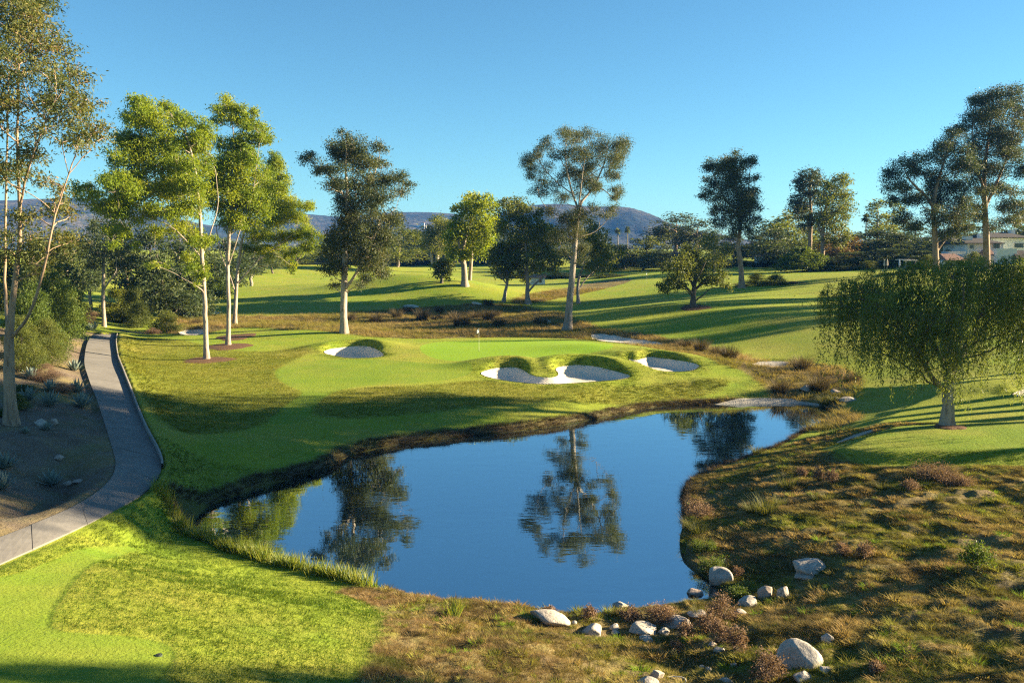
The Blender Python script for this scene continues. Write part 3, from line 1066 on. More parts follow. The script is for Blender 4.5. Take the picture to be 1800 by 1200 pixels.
def densify(p, rad, step=0.6, wob=0.0, r=None):
    p = np.asarray(p, float)
    s = np.concatenate([[0], np.cumsum(np.linalg.norm(np.diff(p, axis=0), axis=1))])
    n = max(3, int(s[-1] / step))
    t = np.linspace(0, s[-1], n)
    q = np.stack([np.interp(t, s, p[:, k]) for k in range(3)], 1)
    for _ in range(2):
        q[1:-1] = 0.25 * q[:-2] + 0.5 * q[1:-1] + 0.25 * q[2:]
    rr = np.interp(t, s, rad)
    if wob and r is not None:
        q[1:-1, :2] += r.standard_normal((n - 2, 2)) * wob
    return list(q), list(rr)


def traced_tree(name, base_px, limbs, lobes, label, leaf, bark, seed, cat='tree', depth=None, dens=150, size=0.30, aspect=0.32, droop=0.5, fill=0.8, spread=0.75, group=None, thick=1.0, r0=0.3, sub=0.34, root_flare=True, limb_k=1.0, lobe_k=1.0, fore=0.0):
    """a real tree whose limbs and foliage lobes stand where the photograph shows them; lobes get their own depth inside a rounded crown.
    limbs: lists of (u, v, radius m[, dy]); lobes: (u, v, radius px)"""
    r = np.random.default_rng(seed)
    b = hit(*base_px) if depth is None else None
    if b is None:
        q = at_depth(base_px[0], base_px[1], depth)
        b = np.array([q[0], depth, zg(q[0], depth)])
    y0 = b[1]
    root = empty(name, b)
    tag(root, label, cat, group)
    sk = Skeleton()
    first = True
    for lb in limbs:
        pts = np.array([at_depth(q[0], q[1], y0 + (q[3] if len(q) > 3 else 0.0)) for q in lb])
        rad = [q[2] for q in lb]
        if first:
            pts[0] = b - np.array([0, 0, 0.25])
        pts = pts - b
        p, rr = densify(pts, rad, 0.6, 0.012, r)
        if first and root_flare:
            rr = [q * (1 + 0.55 * math.exp(-max(0.0, pt[2]) / 0.5)) for q, pt in zip(rr, p)]
        if not first:
            rr = [q * limb_k for q in rr]
        sk.limb(p, rr, 12 if first else 9)
        first = False
    lo = np.array(lobes, float)
    c = at_depth(lo[:, 0], lo[:, 1], np.full(len(lo), y0)) - b
    R_ = lo[:, 2] * y0 / F * lobe_k
    # crown depth: lobes are pushed fore and aft within the crown's half width at that height
    ctr = np.average(c[:, 0], weights=R_ ** 2)
    out = []
    for i in range(len(lo)):
        near = np.abs(c[:, 2] - c[i, 2]) < 2.2
        hw = 0.5 * (np.max(c[near, 0] + R_[near]) - np.min(c[near, 0] - R_[near]))
        mid = 0.5 * (np.max(c[near, 0] + R_[near]) + np.min(c[near, 0] - R_[near]))
        e = math.sqrt(max(0.05, 1 - min(0.95, abs(c[i, 0] - mid) / (hw + 1e-6)) ** 2))
        dy = (r.random() * 2 - 1 - fore) * hw * e * spread
        out.append((c[i, 0] * (1 + dy / y0), dy, c[i, 2], R_[i]))
        for _k in range(int(fill) + int(r.random() < fill % 1)):
            d2 = (r.random() * 2 - 1 - 0.5 * fore) * hw * e * spread
            out.append((c[i, 0] * (1 + d2 / y0) + r.standard_normal() * R_[i] * 0.2, d2, c[i, 2] + r.standard_normal() * R_[i] * 0.2, R_[i] * 0.85))
    order = np.argsort([min(np.linalg.norm(np.array(sk.P) - np.array(o[:3]), axis=1)) for o in out])
    for i in order:
        sk.reach(np.array(out[i][:3]) - np.array([0, 0, out[i][3] * 0.25]), r, thick=thick)
    # twigs inside each lobe
    for (x, y, z, q) in out:
        for _ in range(int(2 + q * 1.6)):
            d = unit(1, r)[0] * q * 0.85
            a = np.array([x, y, z - q * 0.25])
            e = np.array([x, y, z]) + d
            sk.limb([a, 0.5 * (a + e) + r.standard_normal(3) * 0.08 * q, e], [0.022, 0.015, 0.008], 4, False)
    sk.build('trunk', M[bark], root)
    C, T = lobe_leaves(out, dens, r, sub)
    v, f, tt = leaf_quads(C, size, aspect, droop, T, r)
    cr = mesh_obj('crown', v, f, M[leaf], root, False, {'tint': tt})
    return root, len(f)


def sc(lobes, k, ox, oy):
    return [(ox + a / k, oy + b / k, c / k) for a, b, c in lobes]


def scl(limbs, k, ox, oy):
    return [[(ox + q[0] / k, oy + q[1] / k, *q[2:]) for q in lb] for lb in limbs]


_K2 = (2.571, 500, 200)
_K3 = (2.553, 1100, 130)
_K1 = (3.0, 0, 0)
_K8 = (3.6, 100, 330)
_K4 = (3.0, 0, 380)
NLEAF = 0


def grow(*a, **k):
    global NLEAF
    o, n = traced_tree(*a, **k)
    NLEAF += n
    return o


# the dark gum left of the green
grow('gum_tree', (605, 585),
     scl([[(265, 990, 0.42), (266, 880, 0.38), (270, 780, 0.36), (274, 640, 0.30), (280, 500, 0.25), (285, 380, 0.18), (275, 250, 0.11), (280, 140, 0.05)],
          [(270, 800, 0.22), (310, 745, 0.19, -1.0), (345, 680, 0.16, -1.6), (390, 600, 0.12, -1.8), (430, 480, 0.08, -1.5)],
          [(280, 480, 0.16), (340, 400, 0.13, 1.0), (400, 300, 0.09, 1.5), (430, 190, 0.05, 1.5)],
          [(282, 400, 0.12), (230, 300, 0.09, -1), (160, 245, 0.05, -1.2)]], *_K2),
     sc([(230, 150, 60), (330, 150, 65), (425, 150, 45), (270, 115, 35), (130, 210, 36), (145, 255, 28), (205, 240, 40), (270, 200, 70), (370, 225, 60), (415, 205, 40), (300, 300, 70), (230, 330, 50),
         (400, 300, 60), (460, 290, 50), (555, 300, 38), (530, 345, 38), (470, 370, 60), (360, 380, 80), (250, 400, 60), (280, 470, 70), (440, 440, 60), (500, 480, 46), (330, 520, 90), (240, 560, 66),
         (420, 540, 80), (470, 570, 40), (215, 620, 56), (300, 620, 75), (400, 640, 75), (450, 650, 40), (220, 710, 50), (213, 775, 28), (250, 690, 45), (360, 740, 32), (430, 715, 42), (380, 690, 45), (355, 770, 20)], *_K2),
     'tall dark leafy gum tree left of the green with pale trunk', 'leaf_dark', 'bark_pale', 11, sub=0.36, lobe_k=0.9, dens=800, size=0.24, aspect=0.34, droop=0.6, fill=0.8, spread=0.8, limb_k=0.8)

# the open, airy gum behind the green
grow('gum_tree', (997, 580),
     scl([[(1280, 975, 0.52), (1286, 880, 0.44), (1298, 760, 0.38), (1308, 640, 0.34), (1318, 520, 0.29), (1328, 430, 0.24), (1345, 390, 0.18)],
          [(1328, 430, 0.22), (1300, 360, 0.19), (1280, 280, 0.14, -0.6), (1268, 200, 0.09, -1), (1275, 120, 0.05, -1)],
          [(1340, 400, 0.22), (1385, 350, 0.19, 0.8), (1420, 290, 0.15, 1.2), (1450, 210, 0.10, 1.4), (1462, 130, 0.05, 1.4)],
          [(1330, 420, 0.16), (1340, 330, 0.13, -1.5), (1350, 240, 0.08, -2.2), (1375, 140, 0.04, -2.4)],
          [(1395, 340, 0.13, 0.9), (1440, 330, 0.10, 0.4), (1490, 395, 0.07, 0.2), (1520, 350, 0.04, 0)],
          [(1300, 360, 0.13), (1240, 320, 0.10, 1), (1180, 260, 0.07, 1.6), (1140, 190, 0.04, 1.6)],
          [(1322, 480, 0.12), (1240, 470, 0.09, -0.8), (1165, 410, 0.06, -1.2), (1140, 330, 0.035, -1.2)],
          [(1315, 560, 0.10), (1400, 540, 0.08, 1), (1470, 470, 0.05, 1.4), (1490, 420, 0.03, 1.4)]], *_K2),
     sc([(1180, 140, 28), (1150, 150, 20), (1300, 80, 36), (1265, 115, 34), (1330, 105, 26), (1370, 110, 33), (1400, 125, 26), (1450, 105, 33), (1520, 145, 38), (1495, 160, 28), (1105, 195, 30), (1140, 185, 26), (1085, 215, 18), (1280, 180, 28),
         (1340, 190, 36), (1400, 200, 42), (1470, 220, 44), (1510, 195, 30), (1130, 260, 32), (1190, 240, 36), (1250, 275, 36), (1310, 255, 36), (1380, 270, 40), (1450, 270, 36), (1510, 280, 20),
         (1130, 340, 30), (1190, 335, 38), (1240, 330, 32), (1390, 340, 30), (1500, 350, 28), (1495, 375, 22), (1195, 440, 26), (1250, 390, 26), (1390, 430, 30), (1490, 440, 32), (1440, 450, 24),
         (1320, 450, 36), (1300, 490, 48), (1262, 480, 36), (1240, 550, 36), (1330, 540, 28), (1160, 300, 24), (1420, 330, 22), (1285, 560, 30), (1345, 600, 28), (1270, 620, 24), (1350, 660, 22), (1340, 295, 38), (1300, 215, 32), (1360, 235, 34), (1330, 345, 34), (1425, 165, 30), (1220, 200, 28)], *_K2),
     'tall open gum tree with airy crown and massive bare trunk behind the green', 'leaf_open', 'bark_grey', 12, dens=1150, size=0.19, aspect=0.30, droop=0.8, fill=0.7, spread=0.75, sub=0.40, lobe_k=1.08, limb_k=0.65)

# three lemon gums on the left lawn
grow('lemon_gum', (363, 632),
     [[(363, 632, 0.24), (361, 560, 0.21), (357, 480, 0.19), (354, 445, 0.18), (352, 380, 0.15), (345, 310, 0.11), (330, 240, 0.07), (295, 195, 0.03)],
      [(356, 450, 0.12), (370, 410, 0.10, 1), (385, 360, 0.07, 1.5), (378, 290, 0.05, 1.8), (345, 220, 0.03, 1.6)],
      [(356, 455, 0.10), (325, 420, 0.09, -1), (300, 395, 0.08, -1.6), (250, 378, 0.06, -2), (190, 345, 0.03, -2)],
      [(352, 380, 0.10), (310, 330, 0.08, 1), (270, 290, 0.06, 1.6), (245, 240, 0.03, 1.8)]],
     sc([(800, 580, 60), (860, 560, 45), (740, 640, 50), (820, 650, 70), (900, 650, 70), (1000, 640, 50), (1060, 660, 46), (720, 740, 60), (800, 760, 80), (900, 750, 85), (1000, 740, 76), (1080, 720, 36), (690, 840, 56), (780, 870, 80),
         (880, 880, 85), (980, 870, 80), (1060, 850, 50), (650, 930, 46), (590, 960, 46), (480, 990, 38), (440, 995, 30), (560, 1050, 56), (520, 1090, 38), (640, 1030, 80), (740, 1010, 85), (850, 1000, 85), (950, 1000, 80), (1050, 980, 60),
         (620, 1110, 60), (700, 1120, 66), (820, 1110, 66), (930, 1120, 66), (1040, 1100, 60)], *_K1)
     + sc([(330, 260, 56), (450, 280, 50), (440, 350, 36), (560, 270, 46), (720, 480, 26), (640, 470, 26), (820, 420, 40), (890, 500, 46), (930, 550, 36), (905, 615, 18), (850, 320, 50), (780, 250, 60), (960, 330, 50)], *_K8),
     'slender lemon gum with the broad left crown, nearest the cart path', 'leaf_gum', 'bark_pale', 21, dens=1000, size=0.25, aspect=0.32, droop=0.75, fill=1.3, spread=0.8, limb_k=0.55, lobe_k=1.0, fore=0.25, sub=0.36, group='lemon gums on the left lawn')
grow('lemon_gum', (401, 607),
     [[(401, 607, 0.24), (402, 540, 0.21), (400, 470, 0.19), (402, 420, 0.17), (410, 350, 0.13), (415, 280, 0.09), (408, 215, 0.04)],
      [(401, 480, 0.12), (385, 440, 0.09, 1), (378, 380, 0.07, 1.5)],
      [(401, 470, 0.12), (420, 410, 0.10, -1), (445, 340, 0.07, -1.6), (455, 260, 0.04, -1.8)]],
     sc([(1180, 590, 46), (1220, 560, 46), (1290, 590, 40), (1145, 635, 28), (1240, 640, 36), (1300, 640, 32), (1380, 690, 46), (1350, 680, 28), (1400, 730, 32), (1190, 750, 46), (1260, 740, 56), (1330, 740, 46), (1200, 830, 70), (1290, 830, 70),
         (1370, 820, 46), (1160, 900, 60), (1260, 920, 80), (1360, 920, 60), (1140, 990, 60), (1230, 1010, 80), (1330, 1010, 80), (1160, 1090, 60), (1260, 1100, 80), (1360, 1100, 70), (1200, 1160, 50), (1300, 1180, 50)], *_K1),
     'slender lemon gum in the middle, with the highest tuft on top', 'leaf_gum', 'bark_pale', 22, dens=1000, size=0.25, aspect=0.32, droop=0.75, fill=1.3, spread=0.8, limb_k=0.55, lobe_k=1.0, fore=0.25, sub=0.36, group='lemon gums on the left lawn')
grow('lemon_gum', (413, 590),
     [[(413, 590, 0.27), (414, 530, 0.24), (418, 470, 0.18), (425, 420, 0.15), (445, 360, 0.11), (465, 300, 0.05)],
      [(415, 520, 0.14), (400, 470, 0.10, 1), (392, 420, 0.07, 1.4)],
      [(416, 500, 0.14), (450, 460, 0.11, -1), (490, 430, 0.08, -1.6), (530, 400, 0.04, -2)],
      [(416, 480, 0.10), (440, 410, 0.09, 1.5), (490, 360, 0.06, 2), (520, 340, 0.03, 2)]],
     sc([(1440, 830, 38), (1460, 870, 38), (1420, 900, 46), (1480, 940, 38), (1420, 1000, 66), (1500, 1010, 46), (1490, 1080, 56), (1420, 1090, 56), (1560, 1070, 46), (1620, 1080, 28), (1540, 1140, 56), (1600, 1150, 38), (1450, 1160, 56)], *_K1)
     + sc([(1270, 300, 60), (1400, 300, 62), (1500, 300, 52), (1600, 280, 42), (1640, 300, 34), (1560, 370, 42), (1480, 400, 40), (1420, 430, 34), (1500, 490, 24), (1350, 380, 50), (1290, 400, 40), (1200, 380, 36), (1640, 350, 34), (1490, 525, 18)], *_K8),
     'stout lemon gum furthest right of the three, crown hanging low', 'leaf_gum', 'bark_pale', 23, depth=107, dens=1000, size=0.25, aspect=0.32, droop=0.75, fill=1.3, spread=0.8, limb_k=0.55, lobe_k=1.0, fore=0.25, sub=0.36, group='lemon gums on the left lawn')

# big reddish gum at the left edge
grow('gum_tree', (20, 745),
     scl([[(52, 1090, 0.30), (48, 900, 0.26), (45, 760, 0.24), (45, 640, 0.22), (62, 500, 0.15), (85, 300, 0.12), (110, 100, 0.10), (100, -100, 0.08), (90, -400, 0.06), (100, -800, 0.05), (110, -1080, 0.03)],
          [(45, 640, 0.18), (28, 480, 0.16, 1), (25, 250, 0.14, 1.4), (30, -50, 0.12, 1.6), (38, -400, 0.09, 1.8), (45, -760, 0.05, 1.8)],
          [(62, 640, 0.17), (120, 580, 0.15, -0.6), (180, 470, 0.14, -1), (215, 340, 0.13, -1.2), (250, 200, 0.11, -1.4), (275, 60, 0.10, -1.4), (320, -120, 0.07, -1.2), (380, -260, 0.05, -1), (410, -360, 0.03, -1)],
          [(105, -50, 0.12), (160, -300, 0.09, -1), (240, -500, 0.06, -1.6), (300, -640, 0.04, -1.8)]], *_K4),
     sc([(30, 30, 58), (110, 40, 58), (190, 60, 48), (230, 100, 38), (60, 120, 66), (150, 130, 58), (280, 130, 38), (310, 180, 28), (50, 230, 58), (140, 240, 58), (230, 220, 48), (300, 250, 43), (30, 330, 48), (100, 350, 48), (180, 330, 48),
         (330, 350, 46), (380, 390, 46), (400, 430, 38), (60, 440, 56), (150, 450, 46), (240, 440, 46), (320, 450, 46), (380, 480, 36), (40, 560, 46), (130, 560, 54), (200, 540, 46), (270, 550, 46), (340, 560, 46), (460, 510, 28),
         (480, 560, 36), (30, 650, 36), (350, 640, 46), (500, 620, 32), (550, 660, 28), (430, 680, 46), (480, 700, 36), (380, 730, 36), (510, 790, 26), (440, 760, 36), (250, 700, 36), (90, 680, 36), (130, 800, 54), (60, 860, 46),
         (100, 900, 54), (160, 900, 46), (230, 980, 46), (330, 960, 36), (260, 1080, 36), (310, 1070, 36), (340, 1120, 36), (250, 1140, 36), (150, 1160, 46), (60, -60, 60), (150, -40, 50), (-40, 100, 60), (-60, 300, 60), (-50, 500, 50)], *_K1)
     + sc([(340, 120, 46), (300, 170, 46), (250, 230, 34), (190, 290, 34), (130, 200, 50), (40, 200, 44), (50, 120, 54), (150, 100, 50)], *_K4),
     'tall multi-stemmed gum with reddish tips at the left edge', 'leaf_red', 'bark_tan', 31, root_flare=True, dens=900, size=0.17, aspect=0.34, droop=0.55, fill=1.3, spread=0.8, sub=0.40, limb_k=0.5, lobe_k=1.3, fore=0.2)

# oak on the right fairway
grow('oak_tree', (1218, 539),
     scl([[(304, 1042, 0.36), (303, 985, 0.32), (310, 930, 0.24), (320, 860, 0.16), (300, 790, 0.06)],
          [(303, 990, 0.2), (265, 950, 0.16, -1), (220, 920, 0.1, -1.2), (175, 945, 0.05, -1.2)],
          [(304, 975, 0.2), (350, 930, 0.15, 1), (390, 890, 0.10, 1.4), (430, 930, 0.05, 1.4)],
          [(305, 960, 0.16), (280, 900, 0.12, 1.6), (240, 840, 0.06, 2)], [(305, 960, 0.16), (330, 900, 0.12, -1.6), (360, 840, 0.06, -2)]], *_K3),
     sc([(300, 800, 46), (250, 830, 43), (340, 830, 46), (220, 870, 43), (290, 870, 50), (370, 870, 46), (180, 940, 40), (230, 920, 46), (320, 905, 36), (400, 900, 42), (430, 930, 28), (165, 960, 24), (250, 950, 28), (380, 935, 34), (445, 945, 22), (270, 790, 20), (150, 950, 16)], *_K3),
     'solitary round oak with forked dark trunk on the right fairway', 'leaf_oak', 'bark_dark', 41, dens=260, size=0.30, aspect=0.45, droop=0.1, fill=1.2, spread=0.85)

# tall gums further right
grow('gum_tree', (1304, 506),
     scl([[(522, 955, 0.55), (518, 880, 0.45), (508, 800, 0.40), (503, 750, 0.36), (515, 690, 0.30), (512, 600, 0.24), (495, 500, 0.16), (480, 400, 0.05)], [(512, 700, 0.2), (540, 600, 0.14, 1), (555, 480, 0.08, 1.4), (560, 400, 0.04, 1)],
          [(510, 620, 0.16), (440, 560, 0.11, -1), (400, 470, 0.07, -1.5), (380, 410, 0.04, -1)]], *_K3),
     sc([(375, 400, 30), (450, 400, 43), (480, 385, 22), (400, 430, 48), (470, 430, 48), (540, 400, 35), (565, 388, 24), (345, 545, 26), (372, 525, 24), (400, 480, 40), (450, 490, 58), (510, 480, 50), (560, 470, 30), (430, 550, 48), (490, 550, 58),
         (550, 540, 48), (580, 520, 20), (420, 610, 38), (470, 610, 48), (530, 610, 48), (560, 590, 36), (410, 655, 18), (460, 660, 43), (520, 660, 48), (560, 650, 28), (480, 710, 28), (540, 700, 30)], *_K3),
     'tall single gum with sinuous pale trunk beyond the oak', 'leaf_dark', 'bark_tan', 42, sub=0.40, lobe_k=0.95, dens=420, size=0.31, aspect=0.36, fill=1.0, spread=0.8)
grow('gum_tree', (1424, 440),
     scl([[(828, 790, 0.55), (828, 700, 0.46), (830, 600, 0.34), (825, 470, 0.08)]], *_K3),
     sc([(800, 460, 35), (840, 450, 35), (780, 490, 30), (820, 510, 50), (870, 480, 35), (760, 560, 30), (800, 570, 50), (850, 560, 40), (790, 630, 40), (840, 640, 40), (770, 600, 30), (810, 680, 30)], *_K3),
     'dark gum, the left one of the tall pair over the round bush', 'leaf_dark', 'bark_tan', 43, depth=200, dens=130, size=0.5, aspect=0.36, fill=1.0, spread=0.8, group='pair of tall gums over the round bush')
grow('gum_tree', (1447, 446),
     scl([[(887, 810, 0.5), (884, 720, 0.42), (890, 620, 0.3), (930, 500, 0.08)], [(884, 740, 0.3), (862, 680, 0.22, 1), (880, 600, 0.15, 1)]], *_K3),
     sc([(900, 490, 30), (950, 470, 30), (980, 490, 30), (930, 520, 50), (980, 540, 35), (900, 580, 50), (960, 590, 50), (990, 600, 25), (870, 640, 40), (930, 650, 50), (980, 650, 30), (920, 700, 50), (970, 720, 35), (900, 740, 30), (960, 755, 30)], *_K3),
     'sunlit yellowish gum, the right one of the tall pair over the round bush', 'leaf_yellow', 'bark_tan', 44, depth=195, dens=120, size=0.5, aspect=0.36, fill=1.0, spread=0.8, group='pair of tall gums over the round bush')
grow('gum_tree', (1646, 482),
     scl([[(1397, 900, 0.55), (1390, 800, 0.50), (1386, 700, 0.45), (1378, 600, 0.36), (1400, 480, 0.22), (1440, 360, 0.12), (1460, 280, 0.05)], [(1378, 590, 0.3), (1340, 540, 0.25, -1), (1300, 505, 0.2, -1.4), (1260, 460, 0.12, -1.4), (1245, 400, 0.05, -1)],
          [(1395, 800, 0.2), (1420, 760, 0.17, 1), (1450, 730, 0.10, 1.4), (1490, 700, 0.05, 1.4)]], *_K3),
     sc([(1240, 400, 43), (1270, 390, 30), (1210, 440, 30), (1250, 460, 48), (1310, 440, 36), (1220, 510, 38), (1280, 500, 38), (1210, 570, 28), (1260, 560, 46), (1330, 560, 36), (1390, 340, 30), (1400, 380, 48), (1450, 310, 48), (1460, 270, 30),
         (1500, 340, 48), (1400, 450, 48), (1460, 420, 56), (1510, 420, 46), (1440, 500, 56), (1500, 500, 56), (1430, 570, 48), (1490, 580, 56), (1270, 640, 46), (1330, 620, 36), (1310, 680, 36), (1350, 660, 36), (1450, 650, 56), (1500, 640, 46),
         (1430, 700, 46), (1480, 710, 36), (1510, 690, 28)], *_K3),
     'big forked gum in front of the villa, trunk rising behind the weeping tree', 'leaf_dark', 'bark_tan', 45, depth=150, sub=0.40, lobe_k=0.95, dens=420, size=0.31, aspect=0.36, fill=1.0, spread=0.8)
grow('gum_tree', (1735, 470),
     scl([[(1622, 860, 0.6), (1618, 740, 0.55), (1612, 620, 0.48), (1606, 480, 0.36), (1625, 300, 0.2), (1650, 130, 0.06)], [(1612, 600, 0.3), (1660, 500, 0.22, 1.5), (1710, 380, 0.14, 2), (1745, 220, 0.05, 2)], [(1610, 520, 0.25), (1570, 420, 0.18, -1.5), (1555, 280, 0.1, -2), (1560, 150, 0.04, -2)]], *_K3),
     sc([(1550, 130, 40), (1600, 110, 43), (1640, 100, 38), (1700, 110, 48), (1750, 130, 40), (1540, 190, 48), (1600, 180, 56), (1670, 180, 56), (1740, 200, 48), (1785, 160, 36), (1510, 240, 30), (1560, 260, 48), (1620, 260, 56), (1690, 270, 56), (1760, 270, 48),
         (1540, 330, 46), (1620, 340, 46), (1680, 350, 54), (1750, 350, 46), (1570, 420, 54), (1640, 430, 46), (1710, 430, 54), (1770, 430, 40), (1560, 500, 54), (1640, 520, 42), (1710, 510, 46), (1775, 520, 42), (1580, 580, 42), (1660, 590, 36), (1720, 600, 46),
         (1770, 590, 30), (1560, 640, 36), (1680, 670, 36), (1740, 660, 36), (1810, 260, 50), (1820, 420, 50)], *_K3),
     'tallest gum at the right edge with straight salmon trunk before the villa', 'leaf_dark', 'bark_tan', 46, depth=156, sub=0.40, lobe_k=0.95, dens=420, size=0.31, aspect=0.36, fill=1.0, spread=0.8)

# middle distance
grow('gum_tree', (817, 502),
     scl([[(815, 775, 0.6), (812, 690, 0.5), (800, 620, 0.4), (830, 520, 0.25), (870, 420, 0.1)], [(838, 752, 0.35, 3), (845, 640, 0.3, 3), (850, 560, 0.2, 3)], [(812, 690, 0.25), (790, 600, 0.2, -2), (775, 480, 0.08, -2)]], *_K2),
     sc([(780, 430, 20), (850, 390, 40), (900, 390, 40), (940, 420, 30), (830, 440, 50), (890, 450, 50), (940, 470, 35), (780, 490, 35), (840, 510, 60), (910, 510, 50), (770, 550, 45), (830, 570, 50), (900, 570, 45), (760, 610, 35), (820, 630, 36), (890, 620, 36), (755, 650, 22), (930, 540, 30)], *_K2),
     'bright yellow-green gum beyond the grassy mound', 'leaf_gum', 'bark_grey', 51, dens=190, size=0.5, aspect=0.36, fill=0.9, spread=0.8)
grow('gum_tree', (768, 470),
     scl([[(690, 700, 0.6), (690, 640, 0.5), (700, 560, 0.3)], [(668, 680, 0.4), (662, 610, 0.35)]], *_K2),
     sc([(700, 490, 40), (650, 530, 40), (740, 520, 45), (690, 550, 50), (640, 590, 35), (700, 610, 40), (740, 580, 40)], *_K2),
     'green gum with two pale trunks just left of the bright gum', 'leaf_yellow', 'bark_pale', 52, depth=235, dens=110, size=0.55, aspect=0.4, fill=1.0)
grow('oak_tree', (885, 530),
     scl([[(988, 845, 0.3), (1000, 790, 0.25), (1012, 750, 0.2), (1000, 700, 0.1)], [(1005, 770, 0.14), (975, 730, 0.1, -1), (960, 690, 0.05, -1.5)]], *_K2),
     sc([(970, 690, 38), (1000, 715, 36), (960, 645, 40), (1010, 660, 40), (985, 610, 40), (1030, 700, 28), (950, 710, 20)], *_K2),
     'slim leaning oak, left of the two oaks by the white shed', 'leaf_oak', 'bark_grey', 53, dens=170, size=0.40, aspect=0.45, droop=0.1, fill=1.2)
grow('oak_tree', (928, 534),
     scl([[(1100, 862, 0.42), (1097, 810, 0.38), (1100, 760, 0.30), (1095, 660, 0.22), (1080, 520, 0.1)], [(1098, 810, 0.2), (1130, 770, 0.17, -1), (1170, 735, 0.11, -1.5), (1210, 690, 0.06, -2)], [(1099, 770, 0.2), (1085, 700, 0.16, 1), (1040, 600, 0.1, 2)]], *_K2),
     sc([(1010, 400, 34), (1060, 400, 34), (1090, 420, 30), (1010, 460, 50), (1080, 460, 50), (1150, 450, 30), (1000, 530, 50), (1070, 530, 60), (1140, 520, 50), (1190, 520, 40), (1030, 600, 60), (1110, 590, 60), (1180, 590, 50), (1230, 560, 40), (1050, 670, 54), (1130, 660, 54),
         (1200, 650, 46), (1240, 640, 30), (1080, 715, 40), (1150, 700, 34), (1210, 700, 30)], *_K2),
     'broad tall oak standing over the white shed', 'leaf_oak', 'bark_grey', 54, dens=170, size=0.40, aspect=0.45, droop=0.15, fill=1.0)
grow('oak_tree', (776, 497),
     scl([[(712, 768, 0.25), (712, 735, 0.2), (710, 700, 0.1)]], *_K2), sc([(700, 690, 32), (740, 690, 28), (690, 720, 26), (730, 730, 26), (715, 680, 26)], *_K2),
     'small round dark tree on the fairway left of the bright gum', 'leaf_oak', 'bark_dark', 55, dens=130, size=0.45, aspect=0.5, droop=0.1, fill=1.4, spread=0.9)
grow('gum_tree', (1017, 533),
     scl([[(1325, 865, 0.3), (1324, 800, 0.28), (1330, 740, 0.24), (1380, 620, 0.1)], [(1326, 800, 0.16), (1360, 745, 0.13, 1), (1420, 690, 0.07, 2)]], *_K2),
     sc([(1380, 500, 42), (1420, 540, 48), (1360, 560, 38), (1440, 600, 48), (1390, 630, 48), (1460, 660, 46), (1500, 630, 30), (1420, 690, 40), (1370, 690, 32), (1480, 700, 20)], *_K2),
     'yellow-green gum just behind the massive open gum', 'leaf_yellow', 'bark_grey', 56, dens=150, size=0.42, aspect=0.36, fill=1.1)
grow('gum_tree', (183, 574),
     [[(181, 574, 0.22), (181, 520, 0.20), (182, 470, 0.17), (184, 420, 0.1)], [(182, 510, 0.12), (190, 495, 0.10, -0.5), (205, 480, 0.06, -1)]],
     [(180, 400, 24), (165, 420, 18), (200, 415, 20), (185, 440, 20), (215, 440, 20), (160, 445, 14), (205, 465, 16), (225, 460, 14), (180, 465, 14)],
     'slim pale-trunked gum standing at the end of the cart path', 'leaf_dark', 'bark_pale', 57, dens=220, size=0.30, aspect=0.34, fill=0.9)


